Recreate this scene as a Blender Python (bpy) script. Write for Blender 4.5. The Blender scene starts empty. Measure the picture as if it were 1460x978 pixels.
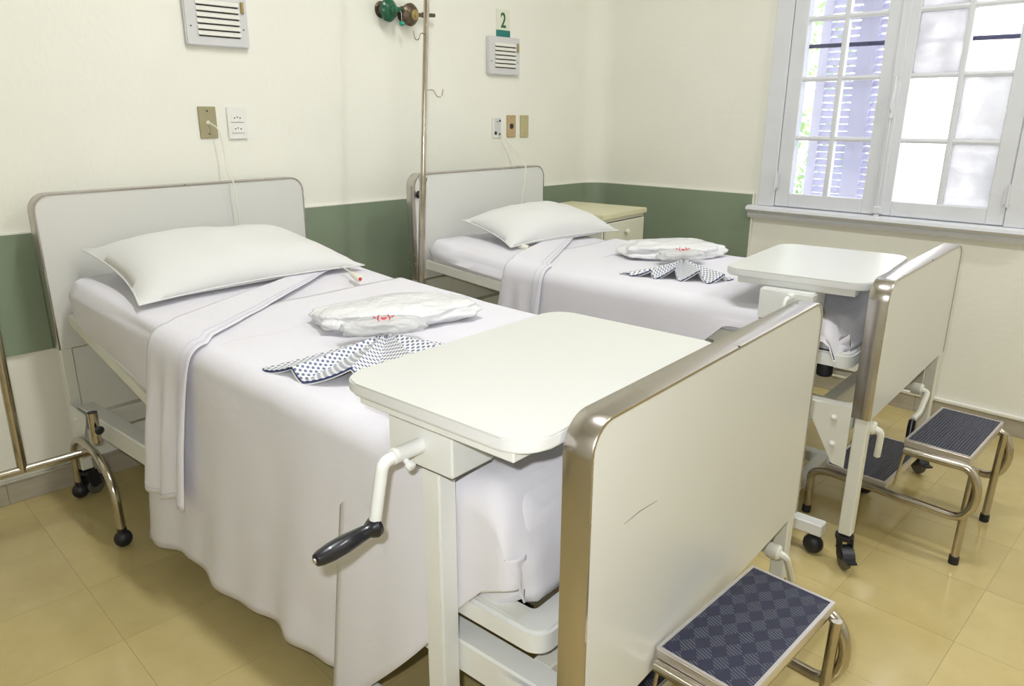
import bpy, bmesh, math, random
from mathutils import Vector, Matrix, noise
random.seed(7)
S = bpy.context.scene
COL = S.collection
PI = math.pi

# ------------------------------------------------------------------ camera
cam_d = bpy.data.cameras.new('camera')
cam = bpy.data.objects.new('camera', cam_d); COL.objects.link(cam)
cam_d.sensor_fit = 'HORIZONTAL'; cam_d.sensor_width = 36.0
cam_d.lens = 36.0 * 1042.2 / 1460
cam_d.clip_start = 0.02; cam_d.clip_end = 200
fwd = Vector((0.67694791, 0.67423562, -0.29520817)).normalized()
roll = 0.0033
right0 = fwd.cross(Vector((0, 0, 1))).normalized(); up0 = right0.cross(fwd).normalized()
rgt = right0 * math.cos(roll) + up0 * math.sin(roll)
upv = up0 * math.cos(roll) - right0 * math.sin(roll)
M = Matrix((rgt, upv, -fwd)).transposed().to_4x4()
M.translation = Vector((-0.0074, -2.8095, 1.2782))
cam.matrix_world = M
S.camera = cam

# ------------------------------------------------------------------ world, lights, exposure
W = bpy.data.worlds.new('overcast_sky'); S.world = W; W.use_nodes = True
bg = W.node_tree.nodes['Background']
bg.inputs[0].default_value = (0.93, 0.97, 1.0, 1); bg.inputs[1].default_value = 2.6

def area(name, loc, size, sizey, power, col, target=None, rot=None):
    d = bpy.data.lights.new(name, 'AREA'); d.shape = 'RECTANGLE'; d.size = size; d.size_y = sizey
    d.energy = power; d.color = col
    o = bpy.data.objects.new(name, d); COL.objects.link(o); o.location = loc
    if target is not None:
        o.rotation_euler = (Vector(target) - Vector(loc)).to_track_quat('-Z', 'Y').to_euler()
    elif rot: o.rotation_euler = rot
    return o
# fluorescent ceiling tube along the room, an added fill, and the camera's own flash
area('ceiling_tube_and_fill', (1.2, -1.9, 3.5), 0.16, 1.2, 40, (0.97, 0.985, 1.0))
area('ceiling_tube_and_fill', (2.4, -3.7, 3.5), 0.16, 1.2, 30, (0.97, 0.985, 1.0))  # added fill light to brighten the right wall, no real tube here
fp = M.translation + upv * 0.055 - rgt * 0.045 + fwd * 0.0
area('camera_flash', fp, 0.035, 0.02, 12, (0.97, 0.99, 1.0), target=fp + fwd)
sd = bpy.data.lights.new('sun', 'SUN'); sd.energy = 13; sd.angle = math.radians(1); sd.color = (1, .97, .92)
so_ = bpy.data.objects.new('sun', sd); COL.objects.link(so_); so_.rotation_euler = Vector((.62, .12, -.77)).to_track_quat('-Z', 'Y').to_euler()
# sky portal at the window opening
pd = bpy.data.lights.new('window_portal', 'AREA'); pd.shape = 'RECTANGLE'; pd.size = 1.1; pd.size_y = 1.4
pd.cycles.is_portal = True
po = bpy.data.objects.new('window_portal', pd); COL.objects.link(po); po.location = (3.72, -1.64, 1.55)
po.rotation_euler = (0, PI / 2, 0)

S.view_settings.view_transform = 'Standard'
S.view_settings.look = 'None'
S.view_settings.exposure = 0.21
S.view_settings.gamma = 1.0
S.view_settings.use_curve_mapping = False

# ------------------------------------------------------------------ materials
def srgb(r, g, b):
    f = lambda c: (c / 255) / 12.92 if c / 255 <= .04045 else ((c / 255 + .055) / 1.055) ** 2.4
    return (f(r), f(g), f(b), 1)

def mat(name, col, rough=.5, metal=0, var=0.0, vscale=6, bump=0.0, bscale=60, spec=.5, coat=0, aniso=None, sheen=0):
    m = bpy.data.materials.new(name); m.use_nodes = True
    nt = m.node_tree; b = nt.nodes['Principled BSDF']
    b.inputs['Base Color'].default_value = col
    b.inputs['Roughness'].default_value = rough
    b.inputs['Metallic'].default_value = metal
    b.inputs['Specular IOR Level'].default_value = spec
    b.inputs['Coat Weight'].default_value = coat
    b.inputs['Sheen Weight'].default_value = sheen
    tc = nt.nodes.new('ShaderNodeTexCoord')
    if var > 0:
        n = nt.nodes.new('ShaderNodeTexNoise'); n.inputs['Scale'].default_value = vscale; n.inputs['Detail'].default_value = 5
        if aniso:
            mp = nt.nodes.new('ShaderNodeMapping'); mp.inputs['Scale'].default_value = aniso
            nt.links.new(tc.outputs['Object'], mp.inputs[0]); nt.links.new(mp.outputs[0], n.inputs['Vector'])
        else: nt.links.new(tc.outputs['Object'], n.inputs['Vector'])
        r = nt.nodes.new('ShaderNodeMapRange'); r.inputs[1].default_value = .3; r.inputs[2].default_value = .7
        r.inputs[3].default_value = 1 - var; r.inputs[4].default_value = 1 + var * .5
        nt.links.new(n.outputs[0], r.inputs[0])
        mx = nt.nodes.new('ShaderNodeVectorMath'); mx.operation = 'SCALE'
        mx.inputs[0].default_value = col[:3]
        nt.links.new(r.outputs[0], mx.inputs['Scale']); nt.links.new(mx.outputs[0], b.inputs['Base Color'])
        if metal > .5:
            rr = nt.nodes.new('ShaderNodeMapRange'); rr.inputs[1].default_value = .3; rr.inputs[2].default_value = .7
            rr.inputs[3].default_value = rough * .6; rr.inputs[4].default_value = min(1, rough * 1.5)
            nt.links.new(n.outputs[0], rr.inputs[0]); nt.links.new(rr.outputs[0], b.inputs['Roughness'])
    if bump > 0:
        n2 = nt.nodes.new('ShaderNodeTexNoise'); n2.inputs['Scale'].default_value = bscale; n2.inputs['Detail'].default_value = 4
        nt.links.new(tc.outputs['Object'], n2.inputs['Vector'])
        bp = nt.nodes.new('ShaderNodeBump'); bp.inputs['Strength'].default_value = bump; bp.inputs['Distance'].default_value = .004
        nt.links.new(n2.outputs[0], bp.inputs['Height']); nt.links.new(bp.outputs[0], b.inputs['Normal'])
    return m

m_wall = mat('cream_wall_paint', srgb(240, 239, 228), .55, var=.025, vscale=2.5, bump=.25, bscale=45)
m_ceil = mat('ceiling_paint', srgb(236, 234, 224), .8)
m_green = mat('green_wall_board', srgb(134, 148, 126), .38, var=.06, vscale=5)
m_capw = mat('white_cap_strip', srgb(232, 231, 222), .5)
m_base = mat('taupe_baseboard_tile', srgb(176, 168, 150), .35, var=.12, vscale=9, aniso=(1, 1, 6))
m_grout = mat('dark_floor_joint', srgb(158, 141, 94), .7)
m_lam = mat('cream_laminate', srgb(217, 217, 212), .3, var=.012, vscale=3, spec=.45)
m_lamw = mat('white_laminate', srgb(208, 209, 204), .34)
m_lamedge = mat('white_laminate_edge', srgb(222, 222, 222), .45)
m_paint = mat('cream_enamel_paint', srgb(224, 223, 212), .32, var=.03, vscale=12, spec=.5)
m_paintw = mat('white_enamel_paint', srgb(228, 229, 226), .3, var=.03, vscale=12)
m_steel = mat('brushed_steel_band', srgb(196, 190, 184), .24, metal=1, var=.05, vscale=3)
m_chrome = mat('worn_chrome_tube', srgb(190, 182, 168), .2, metal=1, var=.12, vscale=14)
m_alu = mat('aluminium_edge', srgb(222, 218, 220), .35, metal=1)
m_rubber = mat('black_rubber', srgb(26, 27, 34), .45)
m_plast = mat('black_plastic_grip', srgb(22, 23, 30), .28, coat=.3)
m_wheel = mat('grey_wheel_rubber', srgb(92, 88, 80), .5)
m_cloth = mat('white_bed_linen', srgb(226, 224, 231), .85, var=.015, vscale=5, bump=.3, bscale=28, spec=.2, sheen=.15)
m_cloth2 = mat('white_pillow_linen', srgb(223, 223, 221), .85, bump=.22, bscale=22, spec=.2, sheen=.15)
m_stitch = mat('lilac_hem_stitching', srgb(188, 184, 206), .9)
m_crease = mat('linen_crease_shade', srgb(176, 172, 190), .9)
m_win = mat('lavender_grey_window_paint', srgb(224, 226, 232), .42, var=.03, vscale=10, bump=.12, bscale=90)
m_shut = mat('lavender_shutter_paint', srgb(202, 200, 222), .55, var=.05, vscale=5)
m_bar = mat('navy_iron_bar', srgb(50, 50, 92), .5)
m_outw = mat('neighbour_white_render', srgb(240, 240, 240), .9)
m_outg = mat('courtyard_paving', srgb(205, 203, 196), .9)
m_leaf = mat('garden_leaf', srgb(150, 182, 128), .6, var=.25, vscale=3)
m_bark = mat('tree_bark', srgb(120, 104, 88), .9)
m_vent = mat('light_grey_fixture_enamel', srgb(212, 212, 212), .4)
m_ventw = mat('white_slat_enamel', srgb(228, 227, 218), .4)
m_dark = mat('dark_slot', srgb(52, 50, 54), .8)
m_brass = mat('dull_brass', srgb(170, 152, 100), .4, metal=.6)
m_olive = mat('olive_metal_plate', srgb(168, 160, 128), .4, metal=.25)
m_tan = mat('tan_plate', srgb(190, 166, 124), .5, var=.08, vscale=30)
m_tan2 = mat('khaki_plate', srgb(188, 178, 136), .5)
m_socket = mat('white_socket_plastic', srgb(234, 234, 228), .35)
m_cord = mat('white_cord_plastic', srgb(232, 229, 214), .45)
m_red = mat('red_print', srgb(206, 44, 52), .5)
m_grn = mat('dark_green_print', srgb(44, 100, 70), .5)
m_teal = mat('teal_print', srgb(30, 118, 112), .4)
m_card = mat('white_card', srgb(226, 228, 208), .5)
m_ivg = mat('green_valve_enamel', srgb(38, 98, 70), .25, var=.15, vscale=30)
m_tagt = mat('turquoise_plastic_tag', srgb(44, 168, 142), .35)
m_bronze = mat('tarnished_bronze', srgb(112, 98, 84), .35, metal=.8, var=.2, vscale=40)
m_night = mat('ivory_cabinet_paint', srgb(222, 220, 200), .4, var=.02, vscale=8)
m_nighttop = mat('yellowed_cabinet_top', srgb(220, 215, 180), .35)

def floor_tile_mat():
    m = mat('ochre_vinyl_tile', srgb(190, 172, 118), .24, spec=.5, coat=.0)
    nt = m.node_tree; b = nt.nodes['Principled BSDF']
    tc = nt.nodes.new('ShaderNodeTexCoord'); oi = nt.nodes.new('ShaderNodeObjectInfo')
    ad = nt.nodes.new('ShaderNodeVectorMath'); ad.operation = 'ADD'
    sc = nt.nodes.new('ShaderNodeVectorMath'); sc.operation = 'SCALE'; sc.inputs[0].default_value = (17, 31, 5)
    nt.links.new(oi.outputs['Random'], sc.inputs['Scale'])
    nt.links.new(tc.outputs['Object'], ad.inputs[0]); nt.links.new(sc.outputs[0], ad.inputs[1])
    n = nt.nodes.new('ShaderNodeTexNoise'); n.inputs['Scale'].default_value = 7; n.inputs['Detail'].default_value = 8; n.inputs['Roughness'].default_value = .62
    nt.links.new(ad.outputs[0], n.inputs['Vector'])
    r = nt.nodes.new('ShaderNodeValToRGB')
    r.color_ramp.elements[0].position = .25; r.color_ramp.elements[0].color = srgb(183, 165, 112)
    r.color_ramp.elements[1].position = .75; r.color_ramp.elements[1].color = srgb(194, 177, 125)
    nt.links.new(n.outputs[0], r.inputs[0])
    hs = nt.nodes.new('ShaderNodeHueSaturation')
    mr = nt.nodes.new('ShaderNodeMapRange'); mr.inputs[3].default_value = .96; mr.inputs[4].default_value = 1.04
    nt.links.new(oi.outputs['Random'], mr.inputs[0]); nt.links.new(mr.outputs[0], hs.inputs['Value'])
    nt.links.new(r.outputs[0], hs.inputs['Color']); nt.links.new(hs.outputs[0], b.inputs['Base Color'])
    n2 = nt.nodes.new('ShaderNodeTexNoise'); n2.inputs['Scale'].default_value = 14; n2.inputs['Detail'].default_value = 6
    nt.links.new(ad.outputs[0], n2.inputs['Vector'])
    m2 = nt.nodes.new('ShaderNodeMapRange'); m2.inputs[1].default_value = .3; m2.inputs[2].default_value = .7; m2.inputs[3].default_value = .10; m2.inputs[4].default_value = .19
    nt.links.new(n2.outputs[0], m2.inputs[0]); nt.links.new(m2.outputs[0], b.inputs['Roughness'])
    bp = nt.nodes.new('ShaderNodeBump'); bp.inputs['Strength'].default_value = .06; bp.inputs['Distance'].default_value = .003
    nt.links.new(n2.outputs[0], bp.inputs['Height']); nt.links.new(bp.outputs[0], b.inputs['Normal'])
    return m
m_floor = floor_tile_mat()

def glass_mat(name, frosted=0.0):
    m = bpy.data.materials.new(name); m.use_nodes = True; nt = m.node_tree; nt.nodes.clear()
    out = nt.nodes.new('ShaderNodeOutputMaterial')
    tr = nt.nodes.new('ShaderNodeBsdfTransparent'); gl = nt.nodes.new('ShaderNodeBsdfGlossy'); gl.inputs['Roughness'].default_value = .05
    mix = nt.nodes.new('ShaderNodeMixShader'); mix.inputs[0].default_value = .06
    tr.inputs[0].default_value = (.96, .97, 1, 1)
    if frosted:
        df = nt.nodes.new('ShaderNodeBsdfTranslucent'); df.inputs[0].default_value = (.52, .515, .54, 1)
        mf = nt.nodes.new('ShaderNodeMixShader')
        n = nt.nodes.new('ShaderNodeTexNoise'); n.inputs['Scale'].default_value = 9; n.inputs['Detail'].default_value = 4
        tc = nt.nodes.new('ShaderNodeTexCoord'); nt.links.new(tc.outputs['Object'], n.inputs['Vector'])
        mr = nt.nodes.new('ShaderNodeMapRange'); mr.inputs[1].default_value = .3; mr.inputs[2].default_value = .7
        mr.inputs[3].default_value = frosted - .15; mr.inputs[4].default_value = min(1, frosted + .12)
        nt.links.new(n.outputs[0], mr.inputs[0]); nt.links.new(mr.outputs[0], mf.inputs[0])
        nt.links.new(tr.outputs[0], mf.inputs[1]); nt.links.new(df.outputs[0], mf.inputs[2]); first = mf
    else: first = tr
    nt.links.new(first.outputs[0], mix.inputs[1]); nt.links.new(gl.outputs[0], mix.inputs[2])
    nt.links.new(mix.outputs[0], out.inputs[0])
    return m
m_glass = glass_mat('clear_window_glass'); m_frost = glass_mat('frosted_window_glass', .86)

def dots_mat():
    m = mat('white_cloth_with_blue_dots', srgb(228, 228, 226), .85, spec=.2); nt = m.node_tree; b = nt.nodes['Principled BSDF']
    uv = nt.nodes.new('ShaderNodeUVMap'); sp = nt.nodes.new('ShaderNodeSeparateXYZ'); nt.links.new(uv.outputs[0], sp.inputs[0])
    def mth(op, a, bb=None, c=None):
        n = nt.nodes.new('ShaderNodeMath'); n.operation = op
        for i, v in enumerate((a, bb, c)):
            if v is None: continue
            if isinstance(v, (int, float)): n.inputs[i].default_value = v
            else: nt.links.new(v, n.inputs[i])
        return n.outputs[0]
    x = mth('MULTIPLY', sp.outputs[0], 1 / .0165); y = mth('MULTIPLY', sp.outputs[1], 1 / .0128)
    row = mth('FLOOR', y); odd = mth('MODULO', mth('ABSOLUTE', row), 2.0)
    xs = mth('ADD', x, mth('MULTIPLY', odd, .5))
    fx = mth('SUBTRACT', mth('FRACT', xs), .5); fy = mth('SUBTRACT', mth('FRACT', y), .5)
    d = mth('SQRT', mth('ADD', mth('MULTIPLY', mth('MULTIPLY', fx, fx), 1.6), mth('MULTIPLY', fy, fy)))
    k = mth('LESS_THAN', d, .37)
    mx = nt.nodes.new('ShaderNodeMix'); mx.data_type = 'RGBA'
    mx.inputs[6].default_value = srgb(230, 230, 226); mx.inputs[7].default_value = srgb(112, 120, 158)
    nt.links.new(k, mx.inputs[0]); nt.links.new(mx.outputs[2], b.inputs['Base Color'])
    return m
m_dots = dots_mat()
m_navy = mat('navy_gown_lining', srgb(66, 76, 122), .85)

def rubber_mat(name, kind):
    m = mat(name, srgb(40, 43, 66), .42, spec=.5); nt = m.node_tree; b = nt.nodes['Principled BSDF']
    tc = nt.nodes.new('ShaderNodeTexCoord')
    w = nt.nodes.new('ShaderNodeTexWave'); w.wave_type = 'BANDS'
    w.inputs['Scale'].default_value = 50 if kind == 'diamond' else 40
    mp = nt.nodes.new('ShaderNodeMapping'); mp.inputs['Rotation'].default_value = (0, 0, math.radians(18 if kind == 'diamond' else 90))
    nt.links.new(tc.outputs['Object'], mp.inputs[0]); nt.links.new(mp.outputs[0], w.inputs['Vector'])
    h = w.outputs['Fac']
    if kind == 'diamond':
        ck = nt.nodes.new('ShaderNodeTexChecker'); ck.inputs['Scale'].default_value = 30
        mp2 = nt.nodes.new('ShaderNodeMapping'); mp2.inputs['Rotation'].default_value = (0, 0, math.radians(45)); mp2.inputs['Scale'].default_value = (1, 1.4, 1)
        nt.links.new(tc.outputs['Object'], mp2.inputs[0]); nt.links.new(mp2.outputs[0], ck.inputs['Vector'])
        mu = nt.nodes.new('ShaderNodeMath'); mu.operation = 'MULTIPLY'
        nt.links.new(h, mu.inputs[0]); nt.links.new(ck.outputs['Fac'], mu.inputs[1]); h = mu.outputs[0]
    bp = nt.nodes.new('ShaderNodeBump'); bp.inputs['Strength'].default_value = .9; bp.inputs['Distance'].default_value = .0025
    nt.links.new(h, bp.inputs['Height']); nt.links.new(bp.outputs[0], b.inputs['Normal'])
    mx = nt.nodes.new('ShaderNodeMix'); mx.data_type = 'RGBA'
    mx.inputs[6].default_value = srgb(34, 36, 60); mx.inputs[7].default_value = srgb(98, 104, 118) if kind == 'diamond' else srgb(66, 70, 90)
    gt = nt.nodes.new('ShaderNodeMapRange'); gt.inputs[1].default_value = .55; gt.inputs[2].default_value = .9; nt.links.new(h, gt.inputs[0])
    nt.links.new(gt.outputs[0], mx.inputs[0]); nt.links.new(mx.outputs[2], b.inputs['Base Color'])
    return m
m_mat1 = rubber_mat('diamond_ribbed_rubber', 'diamond'); m_mat2 = rubber_mat('fine_ribbed_rubber', 'ribs')

def bag_mat(name, a):
    m = bpy.data.materials.new(name); m.use_nodes = True; nt = m.node_tree; b = nt.nodes['Principled BSDF']
    b.inputs['Base Color'].default_value = srgb(232, 232, 234); b.inputs['Roughness'].default_value = .25
    b.inputs['Alpha'].default_value = a
    tc = nt.nodes.new('ShaderNodeTexCoord'); n = nt.nodes.new('ShaderNodeTexNoise'); n.inputs['Scale'].default_value = 26; n.inputs['Detail'].default_value = 5; n.inputs['Distortion'].default_value = 1.2
    nt.links.new(tc.outputs['Object'], n.inputs['Vector'])
    bp = nt.nodes.new('ShaderNodeBump'); bp.inputs['Strength'].default_value = .6; bp.inputs['Distance'].default_value = .012
    nt.links.new(n.outputs[0], bp.inputs['Height']); nt.links.new(bp.outputs[0], b.inputs['Normal'])
    return m
m_bag = bag_mat('milky_plastic_film', .97); m_clear = bag_mat('clear_plastic_film', .5)

# ------------------------------------------------------------------ mesh helpers
def finish(name, bm, m, parent=None, smooth=True, ang=32, loc=None):
    bmesh.ops.recalc_face_normals(bm, faces=bm.faces)
    if smooth:
        for f in bm.faces: f.smooth = True
        for e in bm.edges:
            if len(e.link_faces) == 2 and e.calc_face_angle(0) > math.radians(ang): e.smooth = False
    me = bpy.data.meshes.new(name); bm.to_mesh(me); bm.free()
    if m: me.materials.append(m)
    o = bpy.data.objects.new(name, me); COL.objects.link(o)
    if parent: o.parent = parent
    if loc: o.location = loc
    return o
def B(): return bmesh.new()
def box(bm, x0, x1, y0, y1, z0, z1, bev=0.0, seg=1):
    r = bmesh.ops.create_cube(bm, size=1)
    vs = r['verts']
    for v in vs:
        v.co = Vector((x0 + (v.co.x + .5) * (x1 - x0), y0 + (v.co.y + .5) * (y1 - y0), z0 + (v.co.z + .5) * (z1 - z0)))
    if bev > 0:
        es = {e for v in vs for e in v.link_edges}
        bmesh.ops.bevel(bm, geom=list(es), offset=bev, segments=seg, affect='EDGES')
    return vs
def fillet(pts, r, n=5):
    pts = [Vector(p) for p in pts]; out = [pts[0]]
    for i in range(1, len(pts) - 1):
        a, b, c = pts[i - 1], pts[i], pts[i + 1]
        d1 = (a - b); d2 = (c - b); l = min(r, d1.length * .49, d2.length * .49)
        p, q = b + d1.normalized() * l, b + d2.normalized() * l
        for k in range(n + 1):
            t = k / n; out.append(p * (1 - t) ** 2 + b * 2 * t * (1 - t) + q * t * t)
    out.append(pts[-1]); return out
def tube(bm, pts, r, seg=10, caps=True, rect=None):
    """sweep a round (or rectangular) section along pts; r may be a list"""
    pts = [Vector(p) for p in pts]; n = len(pts)
    rs = r if isinstance(r, (list, tuple)) else [r] * n
    t0 = (pts[1] - pts[0]).normalized()
    ref = Vector((0, 0, 1)) if abs(t0.z) < .9 else Vector((1, 0, 0))
    u = t0.cross(ref).normalized(); rings = []
    for i in range(n):
        if i == 0: t = t0
        elif i == n - 1: t = (pts[i] - pts[i - 1]).normalized()
        else: t = ((pts[i] - pts[i - 1]).normalized() + (pts[i + 1] - pts[i]).normalized()).normalized()
        u = (u - t * u.dot(t)).normalized(); v = t.cross(u)
        ring = []
        if rect:
            for (a, b) in rect: ring.append(bm.verts.new(pts[i] + u * a + v * b))
        else:
            for k in range(seg):
                an = 2 * PI * k / seg; ring.append(bm.verts.new(pts[i] + (u * math.cos(an) + v * math.sin(an)) * rs[i]))
        rings.append(ring)
    m = len(rings[0])
    for i in range(n - 1):
        for k in range(m):
            bm.faces.new((rings[i][k], rings[i][(k + 1) % m], rings[i + 1][(k + 1) % m], rings[i + 1][k]))
    if caps:
        bm.faces.new(rings[0]); bm.faces.new(rings[-1])
def lathe(bm, prof, seg=16, mtx=Matrix()):
    rings = []
    for (r, z) in prof:
        rings.append([bm.verts.new(mtx @ Vector((r * math.cos(2 * PI * k / seg), r * math.sin(2 * PI * k / seg), z))) for k in range(seg)])
    for i in range(len(rings) - 1):
        for k in range(seg):
            bm.faces.new((rings[i][k], rings[i][(k + 1) % seg], rings[i + 1][(k + 1) % seg], rings[i + 1][k]))
    bm.faces.new(rings[0]); bm.faces.new(rings[-1])
def axis(loc, d):
    return Matrix.Translation(Vector(loc)) @ Vector(d).to_track_quat('Z', 'Y').to_matrix().to_4x4()
def rrect(w0, w1, h0, h1, r, n=6):
    pts = []
    for cx, cy, a0 in ((w1 - r, h0 + r, -90), (w1 - r, h1 - r, 0), (w0 + r, h1 - r, 90), (w0 + r, h0 + r, 180)):
        for k in range(n + 1):
            a = math.radians(a0 + 90 * k / n); pts.append((cx + r * math.cos(a), cy + r * math.sin(a)))
    return pts
def prism(bm, pts, lo, hi, ax='z', bev=0.0):
    f = {'z': lambda p, h: Vector((p[0], p[1], h)), 'y': lambda p, h: Vector((p[0], h, p[1])), 'x': lambda p, h: Vector((h, p[0], p[1]))}[ax]
    a = [bm.verts.new(f(p, lo)) for p in pts]; b = [bm.verts.new(f(p, hi)) for p in pts]; n = len(pts)
    fs = [bm.faces.new(a), bm.faces.new(b)]
    for k in range(n): bm.faces.new((a[k], a[(k + 1) % n], b[(k + 1) % n], b[k]))
    if bev > 0:
        es = {e for f_ in fs for e in f_.edges}
        bmesh.ops.bevel(bm, geom=list(es), offset=bev, segments=2, affect='EDGES')
def grid(bm, rows, close=False):
    vr = [[bm.verts.new(p) for p in r] for r in rows]
    for i in range(len(vr) - 1):
        for k in range(len(vr[0]) - 1):
            bm.faces.new((vr[i][k], vr[i][k + 1], vr[i + 1][k + 1], vr[i + 1][k]))
    return vr
def thing(name, label, cat, loc=(0, 0, 0), rz=0, group=None):
    o = bpy.data.objects.new(name, None); COL.objects.link(o); o.location = loc; o.rotation_euler = (0, 0, rz)
    o['label'] = label; o['category'] = cat
    if group: o['group'] = group
    o.empty_display_size = .05
    return o
def tag(o, label, cat, group=None):
    o['label'] = label; o['category'] = cat
    if group: o['group'] = group
    return o
def struct(o): o['kind'] = 'structure'; return o
def solid(o, t, off=0):
    md = o.modifiers.new('thickness', 'SOLIDIFY'); md.thickness = t; md.offset = off
    return o
def copy_tree(o, parent=None):
    c = o.copy(); COL.objects.link(c); c.parent = parent
    for ch in list(o.children): copy_tree(ch, c)
    return c

# ------------------------------------------------------------------ room shell
XW = 3.498; XL = -2.2; YB = -4.9; H = 3.7; RC = .13
WY0, WY1, WZ0, WZ1 = -2.14, -1.135, .855, 2.26      # window opening
bm = B(); box(bm, XL - .2, XW + .2, YB - .2, .2, -.1, -.001)
floor = struct(finish('floor', bm, m_grout, smooth=False))
tile_me = None
for i in range(-7, 10):
    for j in range(-13, 1):
        x0 = .70 + .3 * i; y0 = -.71 + .3 * j + .6
        x1 = x0 + .3; y1 = y0 + .3
        if x1 < -1.5 or y1 < -3.9 or y0 > -.01 or x0 > XW - .01: continue
        cx1, cy1 = min(x1, XW), min(y1, 0)
        full = (cx1 == x1 and cy1 == y1)
        if full and tile_me is not None:
            o = bpy.data.objects.new('tile', tile_me); COL.objects.link(o)
        else:
            b2 = B(); box(b2, .0004, cx1 - x0 - .0004, .0004, cy1 - y0 - .0004, -.004, 0)
            o = finish('tile', b2, m_floor, smooth=False)
            if full: tile_me = o.data
        o.parent = floor; o.location = (x0, y0, random.uniform(-.0001, 0))
# rest of the floor beyond the view
bm = B()
for a in ((XL, -1.4, YB, 0), (-1.4, XW, YB, -3.8)): box(bm, a[0], a[1], a[2], a[3], -.006, -.0006)
o = finish('floor_rest', bm, m_floor, smooth=False); o.parent = floor
bm = B(); box(bm, XL - .2, XW + .2, YB - .2, .2, H, H + .1); struct(finish('ceiling', bm, m_ceil, smooth=False))
bm = B(); box(bm, XL - .2, XW - RC, 0, .2, 0, H)
# rounded inner corner between back and right wall
cp = [(XW - RC, .2), (XW - RC, 0)]
for k in range(1, 13):
    a = math.radians(90 - 90 * k / 12); cp.append((XW - RC + RC * math.cos(a), -RC + RC * math.sin(a)))
cp += [(XW + .2, -RC), (XW + .2, .2)]
prism(bm, cp, 0, H, 'z')
struct(finish('wall_back', bm, m_wall, ang=20))
bm = B()
for a in ((YB - .2, WY0, 0, H), (WY1, -RC, 0, H), (WY0, WY1, 0, WZ0), (WY0, WY1, WZ1, H)): box(bm, XW, XW + .2, a[0], a[1], a[2], a[3])
struct(finish('wall_right', bm, m_wall, smooth=False))
bm = B(); box(bm, XL - .2, XL, YB - .2, 0, 0, H); struct(finish('wall_left', bm, m_wall, smooth=False))
bm = B(); box(bm, XL, XW, YB - .2, YB, 0, H); struct(finish('wall_front', bm, m_wall, smooth=False))

def wall_path(x_from, y_to, off, n=10):
    r = RC - off
    p = [(x_from, -off), (XW - RC, -off)]
    for k in range(1, n + 1):
        a = math.radians(90 - 90 * k / n); p.append((XW - RC + r * math.cos(a), -RC + r * math.sin(a)))
    p.append((XW - off, y_to)); return p
def wall_strip(name, x_from, y_to, z0, z1, off, m, o_in=.0):
    bm = B(); a = wall_path(x_from, y_to, off); b = wall_path(x_from, y_to, o_in)
    prism(bm, a + b[::-1], z0, z1, 'z'); return finish(name, bm, m, ang=20)
tr = struct(wall_strip('trim_1', XL, -1.034, .516, .911, .011, m_green))
c = wall_strip('cap_strip', XL, -1.034, .911, .9155, .011, m_capw); c.parent = tr; c['label'] = 'thin white strip along the top edge'
bm = B(); box(bm, XW - .013, XW, -1.043, -1.034, .516, .9155); c = finish('end_strip', bm, m_capw, smooth=False); c.parent = tr
bm = B(); box(bm, XW - .0115, XW - .0105, -.541, -.539, .516, .911); c = finish('joint', bm, m_grout, smooth=False); c.parent = tr
# baseboards with separate tiles
def baseboard(name, side):
    bm = B()
    if side == 'b': box(bm, XL, XW - RC, -.008, 0, 0, .081)
    else: box(bm, XW - .008, XW, YB, -RC, 0, .081)
    st = struct(finish(name, bm, m_base, smooth=False))
    L0, L1 = (XL, XW - RC) if side == 'b' else (-3.2, -RC)
    x = L0; me = None
    while x < L1 - .02:
        x2 = min(x + .32, L1); b2 = B()
        if x2 - x > .319 and me: o = bpy.data.objects.new('tile', me); COL.objects.link(o)
        else:
            if side == 'b': box(b2, .0008, x2 - x - .0008, -.012, -.004, .001, .074)
            else: box(b2, -.012, -.004, .0008, x2 - x - .0008, .001, .074)
            o = finish('tile', b2, m_base, smooth=False)
            if x2 - x > .319: me = o.data
        o.parent = st; o.location = (x, 0, 0) if side == 'b' else (XW, x, 0); x += .32
    bm = B()
    if side == 'b': box(bm, XL, XW - RC, -.015, 0, .074, .084, .002)
    else: box(bm, XW - .018, XW, -3.2, -RC, .074, .09, .003)
    o = finish('cap_strip', bm, m_capw if side != 'b' else m_base); o.parent = st
baseboard('baseboard_back', 'b'); baseboard('baseboard_right', 'r')

# ------------------------------------------------------------------ window
win = struct(thing('window_1', '', '', (XW, 0, 0))); 
for k in ('label', 'category'): del win[k]
def wpart(name, bm, m, par=win, **k): return finish(name, bm, m, par, **k)
bm = B()   # casing on the wall face
box(bm, -.022, .0, -1.150, -1.068, .862, 2.33, .003); box(bm, -.022, .0, -2.212, -2.125, .862, 2.33, .003)
box(bm, -.022, .0, -2.125, -1.150, 2.25, 2.33, .003); box(bm, -.020, .0, -2.125, -1.150, .835, .8615, .002)
wpart('casing', bm, m_win)
bm = B()   # reveal lining
for a in ((-1.150, -1.135, .855, 2.26), (-2.14, -2.125, .855, 2.26), (-2.125, -1.150, 2.245, 2.26), (-2.125, -1.15, .855, .8645)): box(bm, .0005, .19, a[0], a[1], a[2], a[3])
wpart('reveal_lining', bm, m_win, smooth=False)
bm = B()
prof = [(0, .796), (-.022, .799), (-.030, .812), (-.026, .824), (-.045, .831), (-.056, .842), (-.052, .855), (-.03, .861), (0, .861)]
prism(bm, [(a, b) for a, b in prof], -2.222, -1.022, 'y')
wpart('window_sill', bm, m_win)
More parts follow.
